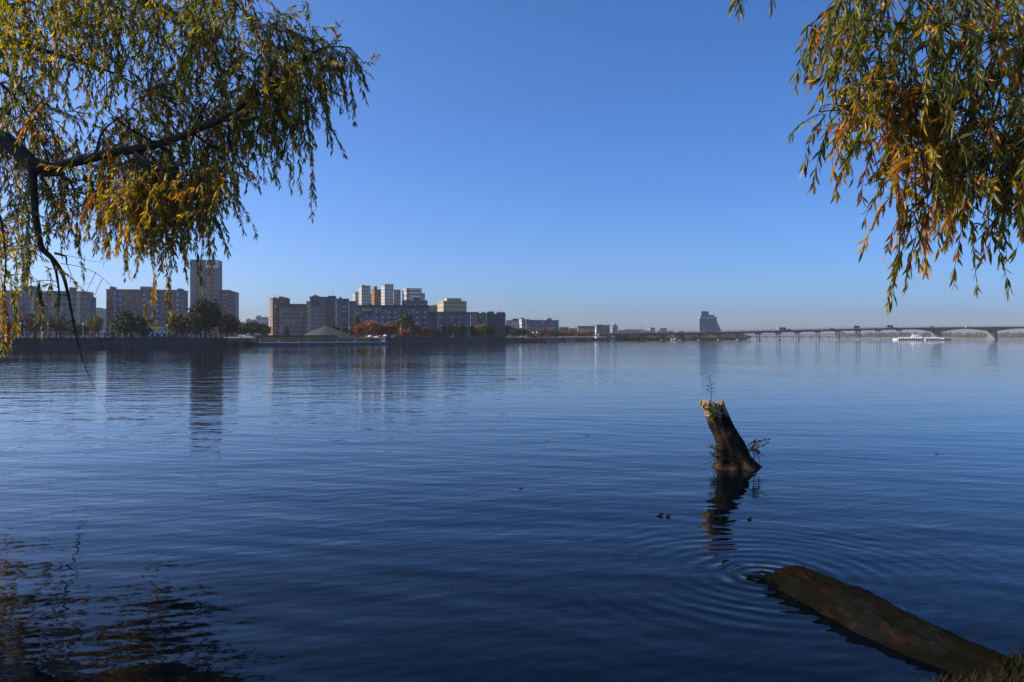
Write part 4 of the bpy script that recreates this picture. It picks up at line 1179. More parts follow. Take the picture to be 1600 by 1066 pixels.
# ---------------------------------------------------------------- near bank
edge = [(-60, 30), (-22, 22), (-14.2, 17.6), (-11.6, 14.6), (-9.6, 11.0), (-7.2, 8.0), (-4.9, 5.4), (-3.6, 3.6), (-2.2, 3.2), (-.5, 3.35), (.8, 3.75), (1.7, 4.05), (2.55, 4.25),
        (2.9, 4.6), (3.25, 4.8), (3.9, 5.15), (4.9, 5.7), (6.6, 7.4), (9, 10.5), (16, 14), (60, 20)]
edge = [(a_ * S, b2 * S) for a_, b2 in edge]
EP = np.array(edge)
def bank_dist(x, y):
    """signed distance, positive inland (below the edge line)"""
    P = np.stack([x, y], -1)
    best = np.full(x.shape, 1e9)
    for i in range(len(EP) - 1):
        a_, b2 = EP[i], EP[i + 1]; ab = b2 - a_
        t_ = np.clip(((P - a_) @ ab) / (ab @ ab), 0, 1)
        dd = np.linalg.norm(P - (a_ + t_[..., None] * ab), axis=-1)
        best = np.minimum(best, dd)
    ye = np.interp(x, EP[:, 0], EP[:, 1])
    return np.where(y < ye, best, -best)
def bank_z(x, y):
    dd = bank_dist(x, y)
    z = np.where(dd > 0, .05 + .26 * (1 - np.exp(-dd / .35)) + .5 * (1 - np.exp(-dd / 3.0)), np.maximum(.05 + dd * .9, -1.2))
    wob = np.array([mnoise.noise((a_ * 1.7, b2 * 1.7, 0)) for a_, b2 in zip(x.ravel(), y.ravel())]).reshape(x.shape)
    return z + .05 * wob
def grid_bank(xs, ys, name):
    Xg, Yg = np.meshgrid(xs, ys)
    Z = bank_z(Xg, Yg)
    nx = len(xs); ny = len(ys)
    V = np.stack([Xg, Yg, Z], -1).reshape(-1, 3)
    fc = [(j * nx + i, j * nx + i + 1, (j + 1) * nx + i + 1, (j + 1) * nx + i) for j in range(ny - 1) for i in range(nx - 1)]
    me = bpy.data.meshes.new(name); me.from_pydata([tuple(v) for v in V], [], fc)
    me.polygons.foreach_set('use_smooth', [True] * len(fc)); me.update()
    return me
SOIL = mat('bank_soil', (.035, .028, .018), .95, .4, 4, .6, 12)
xs = np.concatenate([np.linspace(-40, -16, 16), np.linspace(-15.2, -3, 36), np.linspace(-2.7, 7, 80), np.linspace(7.4, 40, 34)])
ys = np.concatenate([np.linspace(-25, 1.5, 22), np.linspace(1.8, 7.5, 58), np.linspace(7.9, 26, 44)])
me = grid_bank(xs, ys, 'bank'); me.materials.append(SOIL)
bo = bpy.data.objects.new('bank', me); COL.objects.link(bo); tag(bo, kind='structure')

def blades(n, xr, yr, hmin, hmax, dmin, dmax, mtl, name, label, seed, wmul=1.0):
    r = np.random.default_rng(seed)
    x = r.uniform(*xr, n * 4); y = r.uniform(*yr, n * 4)
    dd = bank_dist(x, y)
    k = (dd > dmin) & (dd < dmax); x, y = x[k][:n], y[k][:n]
    z = bank_z(x, y) - .01; n = len(x)
    h = r.uniform(hmin, hmax, n); th = r.uniform(0, 6.283, n); ln = r.uniform(.1, .7, n) * h
    wd = r.uniform(.003, .007, n) * wmul
    P = np.stack([x, y, z], 1); side = np.stack([np.cos(th), np.sin(th), 0 * th], 1) * wd[:, None]
    ld = np.stack([-np.sin(th), np.cos(th), 0 * th], 1)
    mid_ = P + ld * (ln * .3)[:, None] + np.array([0, 0, 1]) * (h * .6)[:, None]
    tip = P + ld * ln[:, None] + np.array([0, 0, 1]) * h[:, None]
    V = np.stack([P - side, P + side, mid_ + side * .7, mid_ - side * .7, tip], 1).reshape(-1, 3)
    idx = np.arange(n) * 5
    fc = [(i, i + 1, i + 2, i + 3) for i in idx] + [(i + 3, i + 2, i + 4) for i in idx]
    me = bpy.data.meshes.new(name); me.from_pydata([tuple(v) for v in V], [], fc); me.materials.append(mtl)
    o = bpy.data.objects.new(name, me); COL.objects.link(o); tag(o, label, 'grass', kind='stuff')
GRASS = mat('bank_grass', (.014, .017, .005), .85, .4, 3, col2=(.032, .024, .008), spec=.08)  # base colour cut well down: the shade of the trees is put into it
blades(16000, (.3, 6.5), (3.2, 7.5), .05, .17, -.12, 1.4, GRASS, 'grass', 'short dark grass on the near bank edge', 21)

# ---------------------------------------------------------------- sunken log
def bark_log():
    ax = [(2.23, 6.60, -.16, .17), (2.26, 6.50, -.13, .24), (2.30, 6.35, -.12, .285), (2.36, 6.13, -.12, .305), (2.46, 5.80, -.128, .308), (2.56, 5.46, -.13, .298), (2.65, 5.13, -.11, .262),
          (2.75, 4.82, -.075, .215), (2.86, 4.50, -.03, .165), (2.96, 4.20, .03, .125), (3.08, 3.9, .06, .1)]
    P = np.array(ax)
    k = np.linspace(0, len(P) - 1, 320)
    C = np.stack([np.interp(k, np.arange(len(P)), P[:, c]) for c in range(4)], 1)
    ker = np.ones(17) / 17
    for c in range(4):
        C[:, c] = np.convolve(np.pad(C[:, c], 8, 'edge'), ker, 'valid')
    g = MB(); n = 150
    u = np.array([.42, -.907, 0]); s_ = np.array([.907, .42, 0])
    for i in range(len(C)):
        for j in range(n):
            th = 2 * math.pi * j / n
            r0 = C[i, 3]
            L_ = i * .0094
            tw_ = th + L_ * .35
            d_ = 1 + .22 * mnoise.noise((math.cos(th) * 1.1, math.sin(th) * 1.1, L_ * 1.5)) + .10 * mnoise.noise((math.cos(tw_) * 4, math.sin(tw_) * 4, L_ * 1.6)) \
                + .085 * mnoise.noise((math.cos(tw_) * 10, math.sin(tw_) * 10, L_ * 2.6)) + .055 * mnoise.noise((math.cos(tw_) * 20, math.sin(tw_) * 20, L_ * 8)) + .022 * mnoise.noise((math.cos(tw_) * 38, math.sin(tw_) * 38, L_ * 22))
            if i < 18:   # ragged broken end
                d_ *= 1 + (18 - i) * .02 * mnoise.noise((math.cos(th) * 3, math.sin(th) * 3, 9.1))
            r_ = r0 * d_
            p_ = C[i, :3] + s_ * (math.cos(th) * r_) + np.array([0, 0, math.sin(th) * r_ * .92])
            g.v.append((p_[0] * S, p_[1] * S, p_[2] * S))
    for i in range(len(C) - 1):
        for j in range(n):
            j2 = (j + 1) % n
            g.f.append((i * n + j, i * n + j2, (i + 1) * n + j2, (i + 1) * n + j)); g.m.append(0)
    g.f.append(tuple(range(n))); g.m.append(0)
    g.f.append(tuple(reversed(range((len(C) - 1) * n, len(C) * n)))); g.m.append(0)
    return g
def wet_bark(name, cols, rough, wet, bump=.75):
    m = bpy.data.materials.new(name); m.use_nodes = True
    nt = m.node_tree; b = nt.nodes['Principled BSDF']; N = nt.nodes.new; L = nt.links.new
    geo = N('ShaderNodeNewGeometry')
    mp = N('ShaderNodeMapping'); mp.inputs['Rotation'].default_value = (0, 0, R(25)); mp.inputs['Scale'].default_value = (3.2, 1.0, 3.2)
    L(geo.outputs['Position'], mp.inputs['Vector'])
    nz = N('ShaderNodeTexNoise'); nz.inputs['Scale'].default_value = 1.3; nz.inputs['Detail'].default_value = 7; nz.inputs['Roughness'].default_value = .65
    L(mp.outputs[0], nz.inputs['Vector'])
    rp = N('ShaderNodeValToRGB'); e_ = rp.color_ramp.elements
    e_[0].position = .3; e_[0].color = (*cols[0], 1); e_[1].position = .78; e_[1].color = (*cols[-1], 1)
    for i, c in enumerate(cols[1:-1]):
        el = e_.new(.3 + .40 * (i + 1) / (len(cols) - 1)); el.color = (*c, 1)
    L(nz.outputs['Fac'], rp.inputs['Fac']); L(rp.outputs[0], b.inputs['Base Color'])
    n2 = N('ShaderNodeTexNoise'); n2.inputs['Scale'].default_value = 24; n2.inputs['Detail'].default_value = 8; n2.inputs['Roughness'].default_value = .7
    L(mp.outputs[0], n2.inputs['Vector'])
    bp = N('ShaderNodeBump'); bp.inputs['Strength'].default_value = bump; bp.inputs['Distance'].default_value = .05
    L(n2.outputs['Fac'], bp.inputs['Height']); L(bp.outputs[0], b.inputs['Normal'])
    mr = N('ShaderNodeMapRange'); mr.inputs['To Min'].default_value = rough - .12; mr.inputs['To Max'].default_value = rough + .25
    L(nz.outputs['Fac'], mr.inputs['Value']); L(mr.outputs[0], b.inputs['Roughness'])
    b.inputs['Specular IOR Level'].default_value = .05
    n3 = N('ShaderNodeTexNoise'); n3.inputs['Scale'].default_value = 2.6; n3.inputs['Detail'].default_value = 6
    L(geo.outputs['Position'], n3.inputs['Vector'])
    m3 = N('ShaderNodeMapRange'); m3.inputs['From Min'].default_value = .50; m3.inputs['From Max'].default_value = .60; m3.inputs['To Max'].default_value = wet
    L(n3.outputs['Fac'], m3.inputs['Value']); L(m3.outputs[0], b.inputs['Coat Weight']); b.inputs['Coat Roughness'].default_value = .06
    L(bp.outputs[0], b.inputs['Coat Normal'])
    return m
LOGM = wet_bark('wet_log_bark', [(.001, .001, .0007), (.002, .0019, .001), (.0038, .004, .0013), (.004, .0032, .0015), (.034, .015, .004)], .8, .28, .6)
STUMPM = wet_bark('weathered_stump_wood', [(.008, .006, .005), (.018, .013, .009), (.055, .036, .022), (.22, .145, .09)], .75, 0)
BREAKM = wet_bark('broken_wood', [(.05, .03, .015), (.24, .14, .07), (.42, .28, .16), (.55, .42, .28)], .8, 0)
lg = empty('log', (2.6 * S, 5.5 * S, 0), 'dark wet mossy log lying half sunk from the bank into the water', 'log')
bark_log().build('trunk', LOGM, lg, True)
def splinter(a_, b2, r0, par, mt, nm='splinter'):
    g = MB(); a_ = Vector(a_) * S; b2 = Vector(b2) * S
    g.tube([a_, (a_ + b2) / 2 + Vector((0.01, .01, .01)), b2], [r0, r0 * .7, r0 * .1], 6); return g.build(nm, mt, par, True)
splinter((2.14, 6.3, .0), (2.03, 6.42, .10), .05, lg, LOGM)
splinter((2.2, 6.45, -.02), (1.97, 6.5, .03), .05, lg, LOGM)
splinter((2.2, 6.55, -.04), (1.92, 6.58, .015), .04, lg, LOGM)
g = MB()
MOSS = mat('moss', (.035, .042, .010), .9, .4, 5)

# ---------------------------------------------------------------- leaning stump
SY = 12.1
st = empty('stump', (X(1150, SY), SY * S, 0), 'leaning broken tree stump standing in the water', 'stump')
prof = [(736, 1108, 1196), (729, 1118, 1186), (722, 1122, 1180), (712, 1124, 1173), (700, 1122, 1168), (685, 1117, 1160), (668, 1109, 1149), (650, 1102, 1140), (636, 1096.5, 1133), (628, 1097, 1130)]
pr = np.array(prof[::-1], float)   # ascending y
rows = []
g = MB(); n = 48; NR = 70
yy = np.linspace(736, 628, NR)
for i, y_ in enumerate(yy):
    xl = np.interp(y_, pr[:, 0], pr[:, 1]); xr = np.interp(y_, pr[:, 0], pr[:, 2])
    c = W((xl + xr) / 2, y_, SY); rx = M((xr - xl) / 2, SY)
    for j in range(n):
        th = 2 * math.pi * j / n
        d_ = 1 + .10 * mnoise.noise((math.cos(th) * 1.6, math.sin(th) * 1.6, i * .03)) + .10 * mnoise.noise((math.cos(th) * 5, math.sin(th) * 5, i * .035)) + .05 * mnoise.noise((math.cos(th) * 12, math.sin(th) * 12, i * .12))
        if i < 14: d_ += (14 - i) * .018 * max(0, math.sin(5 * th + 1))
        jag = 0
        if i > NR - 8: jag = (i - NR + 8) / 8 * .09 * (mnoise.noise((math.cos(th) * 2.2, math.sin(th) * 2.2, 5.5)) - .1 * math.cos(th))
        g.v.append((c.x + rx * d_ * math.cos(th), c.y + rx * d_ * .85 * math.sin(th), c.z + jag))
for i in range(NR - 1):
    for j in range(n):
        j2 = (j + 1) % n
        g.f.append((i * n + j, i * n + j2, (i + 1) * n + j2, (i + 1) * n + j)); g.m.append(1 if i > NR - 16 and mnoise.noise((j * .35, i * .3, 2)) > -.25 + (NR - i - 8) * .06 else 0)
# rotten hollow top
top0 = (NR - 1) * n
cc = W(1113, 628, SY)
inner = len(g.v)
for j in range(n):
    v = Vector(g.v[top0 + j]); q = cc + (v - cc) * .62; g.v.append((q.x, q.y, v.z - .05 + .05 * mnoise.noise((j * .7, 3, 1))))
inner2 = len(g.v)
for j in range(n):
    v = Vector(g.v[top0 + j]); q = cc + (v - cc) * .25; g.v.append((q.x, q.y, cc.z - .10 + .06 * mnoise.noise((j * .9, 8, 1))))
for j in range(n):
    j2 = (j + 1) % n
    g.f.append((top0 + j, top0 + j2, inner + j2, inner + j)); g.m.append(1)
    g.f.append((inner + j, inner + j2, inner2 + j2, inner2 + j)); g.m.append(1)
g.f.append(tuple(inner2 + j for j in range(n))); g.m.append(1)
g.build('trunk', [STUMPM, BREAKM], st, True)
for k in range(16):   # splinters round the broken rim
    th = 2 * math.pi * k / 16 + random.uniform(-.1, .1)
    v = Vector(g.v[top0 + int(th / (2 * math.pi) * n) % n])
    q = MB(); q.tube([v - Vector((0, 0, .08)), v + Vector((random.uniform(-.03, .03), random.uniform(-.03, .03), random.uniform(.005, .03)))], [.035, .012], 5)
    q.build('splinter', BREAKM, st, True)
# moss tufts on the broken face
for (px_, py_) in ((1107, 643), (1112, 650), (1118, 648), (1110, 655), (1104, 637)):
    p = W(px_, py_, SY); p.y -= M(17, SY) * .85 * .92
    q = MB(); r = random.Random(px_)
    for k in range(60):
        a_ = p + Vector((r.gauss(0, .035), r.gauss(0, .012), r.gauss(0, .035)))
        dv = Vector((r.uniform(-1, 1), -.6, r.uniform(-.6, 1))).normalized() * r.uniform(.02, .05)
        sd = Vector((r.uniform(-1, 1), r.uniform(-1, 1), r.uniform(-1, 1))).normalized() * .012
        q.tri(a_ - sd, a_ + sd, a_ + dv)
    q.build('moss_tuft', mat('moss_green', (.085, .095, .018), .9, .3, 8) if px_ == 1107 else bpy.data.materials['moss_green'], st, kind='stuff')

def leaf_tri(q, a_, dv, w_):
    sd = dv.cross(Vector((random.uniform(-1, 1), random.uniform(-1, 1), random.uniform(-1, 1)))).normalized() * w_
    q.quad(a_, a_ + dv * .45 + sd, a_ + dv, a_ + dv * .45 - sd)
WEED = mat('dark_weed', (.030, .030, .016), .8, .3, 8)
p0 = W(1111, 626, SY); p1 = W(1108, 588, SY)
root = empty('weed', (p0.x, p0.y, p0.z - .06), 'thin upright weed growing out of the top of the stump', 'plant')
q = MB(); q.tube([p0 - Vector((0, 0, .1)), (p0 + p1) / 2 + Vector((.02, 0, 0)), p1], [.008, .006, .004], 5); q.build('stem', WEED, root)
q = MB()
for f_, sgn, ln in ((.3, 1, .1), (.38, -1, .11), (.45, 1, .1), (.55, -1, .09), (.62, 1, .08), (.8, 1, .05), (.82, -1, .05), (.97, -1, .04), (1, 1, .04)):
    a_ = p0 + (p1 - p0) * f_; leaf_tri(q, a_, Vector((sgn * ln * .9, random.uniform(-.03, .03), ln * .5)), .012)
q.build('leaves', WEED, root, kind='stuff')
def brushy(label, base_px, tips, seed):
    r = random.Random(seed)
    b0 = W(base_px[0], base_px[1], SY) + Vector((0, -.18, 0))
    root = empty('dry_weed', b0, label, 'plant', 'dry weeds at the foot of the stump')
    q = MB(); lv = MB()
    for (tx, ty) in tips:
        for k in range(2):
            a_ = b0 + Vector((r.gauss(0, .05), r.gauss(0, .05), r.gauss(0, .03))); e_ = W(tx + r.uniform(-4, 4), ty + r.uniform(-4, 4), SY) + Vector((0, -.18 + r.uniform(-.1, .1), 0))
            m1 = (a_ + e_) / 2 + Vector((r.gauss(0, .03), r.gauss(0, .03), r.uniform(0, .08)))
            q.tube([a_, m1, e_], [.009, .007, .004], 4)
            for s_ in range(12):
                f_ = .25 + .75 * s_ / 11
                pp_ = (a_ * (1 - f_) ** 2 + m1 * 2 * f_ * (1 - f_) + e_ * f_ ** 2)
                leaf_tri(lv, pp_, Vector((r.uniform(-1, 1), r.uniform(-1, 1), r.uniform(-.9, .5))).normalized() * r.uniform(.03, .065), .012)
    q.build('stems', WEED, root); lv.build('leaves', WEED, root, kind='stuff')
brushy('tangled dry weed hanging on the left foot of the stump', (1124, 712), [(1113, 682), (1108, 692), (1105, 705), (1101, 720), (1110, 726), (1118, 729), (1112, 712), (1120, 695), (1107, 699)], 5)
brushy('dry weed with one long shoot reaching right from the stump', (1168, 700), [(1184, 692), (1196, 686), (1182, 704), (1176, 690), (1185, 707), (1177, 722)], 6)

# ---------------------------------------------------------------- floating bits
FLOAT = mat('floating_twig', (.028, .020, .014), .7, .3, 9)
FLEAF = mat('floating_leaf', (.14, .075, .03), .7, .3, 9)
def floater(px, py, ln_px, label, kind='twig', seed=0, cat=None):
    r = random.Random(int(px * 3 + py)); Y = 2 * F / (py - HZ)
    p = W(px, py, Y); ln = M(ln_px, Y)
    root = empty('floating_' + kind, (p.x, p.y, 0), label, cat or kind, 'bits floating on the river')
    if kind == 'twig':
        q = MB(); a_ = r.uniform(-.4, .4); dv = Vector((math.cos(a_), math.sin(a_), 0)) * ln / 2
        q.tube([p - dv + Vector((0, 0, .0)), p + Vector((0, ln * .06, .012)), p + dv + Vector((0, 0, .03))], [.010, .014, .006], 6); q.build('stick', FLOAT, root, True)
        for k in range(2):
            q = MB(); s_ = p + dv * (.2 + .5 * k) * (1 if k else -1); q.tube([s_ + Vector((0, 0, .006)), s_ + Vector((r.uniform(-.3, .3) * ln, r.uniform(-.5, .5) * ln, r.uniform(.02, .07)))], [.009, .004], 5); q.build('side_shoot', FLOAT, root, True)
    else:
        q = MB(); a_ = r.uniform(0, 3.1); dv = Vector((math.cos(a_), math.sin(a_), 0)) * ln / 2; sd = Vector((-dv.y, dv.x, 0)) * .3
        q.quad(p - dv + Vector((0, 0, .004)), p - sd + Vector((0, 0, .012)), p + dv + Vector((0, 0, .02)), p + sd + Vector((0, 0, .022))); q.build('blade', FLEAF, root)
        q = MB(); q.tube([p - dv * 1.3 + Vector((0, 0, .01)), p - dv + Vector((0, 0, .006))], .003, 4); q.build('stalk', FLOAT, root)
floater(797, 592.3, 18, 'long dark stick floating far out below the distant blocks', 'twig')
floater(1030, 806, 12, 'left one of two forked dark twigs floating left of the stump reflection', 'twig')
floater(1043, 807, 9, 'right one of two forked dark twigs floating left of the stump reflection', 'twig')
floater(1170, 811, 9, 'short dark twig floating just right of the stump reflection', 'twig')
floater(993, 875, 6, 'single small dark bit floating left of the ripple rings', 'leaf')
floater(1345, 808, 9, 'brown leaf floating right of the stump, nearest the ripples', 'leaf')
floater(1242, 802, 10, 'pale brown leaf floating between the stump and the log', 'leaf')
floater(1328, 791, 10, 'brown leaf floating above the nearer brown leaf on the right', 'leaf')
floater(1535, 791, 6, 'dark leaf floating near the right picture edge', 'leaf')
floater(1350, 714, 8, 'tiny leaf floating to the right of the stump shoot', 'leaf')
floater(1463, 709, 9, 'tiny leaf floating farthest right, level with the stump', 'leaf')
floater(917, 681, 9, 'pale leaf floating in open water left of the stump', 'leaf')
floater(795, 662, 9, 'small leaf floating in open water below the long stick', 'leaf')
floater(815, 762, 10, 'brown leaf cluster floating in the middle of the water', 'leaf')
floater(707, 912, 9, 'leaf floating in the dark water at lower centre', 'leaf')
floater(855, 688, 9, 'thin leaf floating beside the pale leaf in open water', 'leaf')

# ---------------------------------------------------------------- near willows
def leaf_material():
    m = bpy.data.materials.new('willow_leaf'); m.use_nodes = True
    nt = m.node_tree; b = nt.nodes['Principled BSDF']; N = nt.nodes.new; L = nt.links.new
    at = N('ShaderNodeAttribute'); at.attribute_name = 'leaf_colour'
    L(at.outputs['Color'], b.inputs['Base Color'])
    b.inputs['Roughness'].default_value = .45; b.inputs['Specular IOR Level'].default_value = .4
    tr = N('ShaderNodeBsdfTranslucent')
    hs = N('ShaderNodeHueSaturation'); hs.inputs['Saturation'].default_value = 1.15; hs.inputs['Value'].default_value = 1.95
    L(at.outputs['Color'], hs.inputs['Color']); L(hs.outputs[0], tr.inputs['Color'])
    mx = N('ShaderNodeMixShader'); mx.inputs[0].default_value = .5
    L(b.outputs[0], mx.inputs[1]); L(tr.outputs[0], mx.inputs[2])
    L(mx.outputs[0], nt.nodes['Material Output'].inputs['Surface'])
    return m
LEAFM = leaf_material()
PAL = np.array([(.075, .095, .016), (.115, .125, .018), (.19, .165, .020), (.33, .235, .022), (.46, .27, .026), (.46, .17, .022), (.28, .105, .022), (.13, .065, .022)])

class Willow:
    def __init__(s, name, label, base):
        s.root = empty(name, base, label, 'tree')
        s.bpts = []; s.tw = MB(); s.LB = []; s.LD = []; s.LL = []; s.LC = []
        s.r = np.random.default_rng(len(label)); s.k = 1.0; s.spray = .4; s.lean = 0
    def branch(s, pts, rad, nm='branch', n=9, attach=True):
        P = np.array([tuple(p) for p in pts], float)
        k = np.linspace(0, len(P) - 1, (len(P) - 1) * 6 + 1)
        # smooth curve
        C = np.stack([np.interp(k, np.arange(len(P)), P[:, c]) for c in range(3)], 1)
        rd = np.interp(k, np.arange(len(P)), rad)
        for _ in range(3):
            C[1:-1] = (C[:-2] + 2 * C[1:-1] + C[2:]) / 4
        for i in range(1, len(C) - 1):
            rr = rd[i] * .25 + .012
            C[i] += np.array([mnoise.noise((C[i, 0] * 2.3, i * .13, 1)), mnoise.noise((C[i, 1] * 2, i * .17, 2)), mnoise.noise((C[i, 2] * 2.3, i * .15, 3))]) * rr
        g = MB(); g.tube(C, rd, n)
        g.build(nm, BARK, s.root, True)
        if attach: s.bpts.extend(C)
    def twig(s, pts, r0=.006, r1=.002):
        s.tw.tube(pts, list(np.linspace(r0, r1, len(pts))), 4, cap=False)
    def strand(s, a_, b2, pal, dens=42, ll=(.10, .15), connect=True, bare=0.0, bow=.12):
        r = s.r
        a_ = np.array(a_, float); b2 = np.array(b2, float)
        ln = np.linalg.norm(b2 - a_)
        hd = np.array([b2[0] - a_[0], b2[1] - a_[1], 0.0])
        m_ = a_ + (b2 - a_) * .45 + np.array([r.normal(0, bow * .5), r.normal(0, bow * .5), bow * r.random()]) + hd * .25
        nseg = max(4, int(ln / .12))
        f_ = np.linspace(0, 1, nseg + 1)[:, None]
        C = a_ * (1 - f_) ** 2 + m_ * 2 * f_ * (1 - f_) + b2 * f_ ** 2
        C[1:] += r.normal(0, .008, C[1:].shape)
        if connect and s.bpts:
            B = np.array(s.bpts); dd = np.linalg.norm((B - a_) * np.array([1, 1, .8]), axis=1); j = int(np.argmin(dd))
            if .03 < dd[j] < 1.9:
                q = B[j]; mm = (q + a_) / 2 + np.array([0, 0, .18 * dd[j]]) + r.normal(0, .05, 3)
                ff = np.linspace(0, 1, 6)[:, None]
                CC = q * (1 - ff) ** 2 + mm * 2 * ff * (1 - ff) + a_ * ff ** 2
                s.twig(CC, .009, .006)
                s._leaves(CC[2:], pal, dens * .5, ll)
        s.twig(C)
        k = int(len(C) * bare)
        s._leaves(C[k:], pal, dens, ll)
    def _leaves(s, C, pal, dens, ll):
        r = s.r
        seg = np.linalg.norm(np.diff(C, axis=0), axis=1); ln = seg.sum(); n = int(ln * dens)
        if n < 1: return
        t_ = r.random(n) * (len(C) - 1.001); i = t_.astype(int); f_ = (t_ - i)[:, None]
        P = C[i] * (1 - f_) + C[i + 1] * f_
        T_ = C[i + 1] - C[i]; T_ /= np.linalg.norm(T_, axis=1)[:, None] + 1e-9
        o = r.normal(0, 1, (n, 3)); o -= (o * T_).sum(1)[:, None] * T_; o /= np.linalg.norm(o, axis=1)[:, None]
        D = T_ * r.uniform(.5, 1.0, n)[:, None] + o * r.uniform(.25, .75, n)[:, None] + np.array([0, 0, -.45])
        D /= np.linalg.norm(D, axis=1)[:, None]
        s.LB.append(P); s.LD.append(D); s.LL.append(r.uniform(ll[0], ll[1], n) * r.choice([1, 1, .8, .6], n))
        main = r.choice(len(PAL), p=np.array(pal) / sum(pal))
        idx = np.where(r.random(n) < .62, main, r.choice(len(PAL), n, p=np.array(pal) / sum(pal)))
        s.LC.append(PAL[idx] * r.uniform(.6, 1.3, (n, 1)))
    def finish(s, n_part, mask, wid=.155):
        r = s.r
        P = np.concatenate(s.LB); D = np.concatenate(s.LD); LL = np.concatenate(s.LL); Cc = np.concatenate(s.LC)
        n = len(P)
        o = r.normal(0, 1, (n, 3)); Sd = np.cross(D, o); Sd /= np.linalg.norm(Sd, axis=1)[:, None]
        Nn = np.cross(Sd, D)
        def geo(Pk, Dk, Sk, Nk, Lk):
            l = Lk[:, None]; w_ = l * wid * .5
            cv = -.10 * l
            v0 = Pk; v1 = Pk + Dk * l * .38 + Sk * w_ + Nk * l * .02; v2 = Pk + Dk * l * .42 - Nk * l * .03; v3 = Pk + Dk * l * .38 - Sk * w_ + Nk * l * .02
            v4 = Pk + Dk * l + Nk * cv
            v5 = Pk + Dk * l * .72 + Sk * w_ * .7 - Nk * l * .02; v6 = Pk + Dk * l * .72 - Sk * w_ * .7 - Nk * l * .02
            return np.stack([v0, v1, v2, v3, v4, v5, v6], 1)
        FT = np.array([(0, 1, 2), (0, 2, 3), (2, 1, 5), (2, 5, 4), (2, 4, 6), (2, 6, 3)])
        vis = np.where(mask(P))[0]
        # pieces shown largest: nearest ones in view
        dist = np.linalg.norm(P[vis] - np.array([0, 0, CAMH]), axis=1) / LL[vis] * (1 + .35 * r.random(len(vis)))
        part_ids = vis[np.argsort(dist)[:n_part]]
        keep = np.ones(n, bool); keep[part_ids] = False
        def make(ids, nm):
            V = geo(P[ids], D[ids], Sd[ids], Nn[ids], LL[ids]).reshape(-1, 3)
            k = len(ids)
            fi = (FT[None] + (np.arange(k) * 7)[:, None, None]).reshape(-1)
            me = bpy.data.meshes.new(nm)
            me.vertices.add(k * 7); me.vertices.foreach_set('co', V.astype(np.float32).ravel())
            nf = k * 6
            me.loops.add(nf * 3); me.loops.foreach_set('vertex_index', fi.astype(np.int32))
            me.polygons.add(nf); me.polygons.foreach_set('loop_start', np.arange(0, nf * 3, 3, dtype=np.int32)); me.polygons.foreach_set('loop_total', np.full(nf, 3, np.int32))
            me.update(calc_edges=True)
            ca = me.color_attributes.new('leaf_colour', 'FLOAT_COLOR', 'POINT')
            cc_ = np.concatenate([np.repeat(Cc[ids], 7, 0), np.ones((k * 7, 1))], 1)
            ca.data.foreach_set('color', cc_.astype(np.float32).ravel())
            me.materials.append(LEAFM)
            return me
        link_obj('foliage', make(np.where(keep)[0], 'foliage'), s.root)['kind'] = 'stuff'
        # single leaves: shared meshes in a few colours
        protos = {}
        inv = Matrix.Translation(-Vector(s.root.location))
        for i in part_ids:
            ck = int(np.argmin(np.linalg.norm(PAL - Cc[i], axis=1)))
            if ck not in protos:
                me = bpy.data.meshes.new('leaf')
                V = geo(np.zeros((1, 3)), np.array([[0, 0, 1.]]), np.array([[1., 0, 0]]), np.array([[0, 1., 0]]), np.array([1.]))[0]
                me.from_pydata([tuple(v) for v in V], [], [tuple(int(q) for q in f) for f in FT])
                ca = me.color_attributes.new('leaf_colour', 'FLOAT_COLOR', 'POINT')
                ca.data.foreach_set('color', np.tile(np.append(PAL[ck], 1), 7).astype(np.float32))
                me.materials.append(LEAFM); protos[ck] = me
            o = bpy.data.objects.new('leaf', protos[ck]); COL.objects.link(o); o.parent = s.root
            l = LL[i]; Mx = Matrix(((Sd[i][0] * l, Nn[i][0] * l, D[i][0] * l, P[i][0]), (Sd[i][1] * l, Nn[i][1] * l, D[i][1] * l, P[i][1]), (Sd[i][2] * l, Nn[i][2] * l, D[i][2] * l, P[i][2]), (0, 0, 0, 1)))
            o.matrix_local = inv @ Mx
        s.tw.build('twigs', TWIG, s.root, True, kind='stuff')
        print(s.root.name, 'leaves', n)

def in_frame(P):
    px = 800 + P[:, 0] / P[:, 1] * F; py = HZ - (P[:, 2] - CAMH) / P[:, 1] * F
    return (px > 4) & (px < 1596) & (py > 4) & (py < 1060)

def sample_poly(poly, n, r):
    poly = np.array(poly, float); lo, hi = poly.min(0), poly.max(0); out = []
    while len(out) < n:
        p = r.uniform(lo, hi); c = False; j = len(poly) - 1
        for i in range(len(poly)):
            if (poly[i, 1] > p[1]) != (poly[j, 1] > p[1]) and p[0] < (poly[j, 0] - poly[i, 0]) * (p[1] - poly[i, 1]) / (poly[j, 1] - poly[i, 1]) + poly[i, 0]: c = not c
            j = i
        if c: out.append(p)
    return out

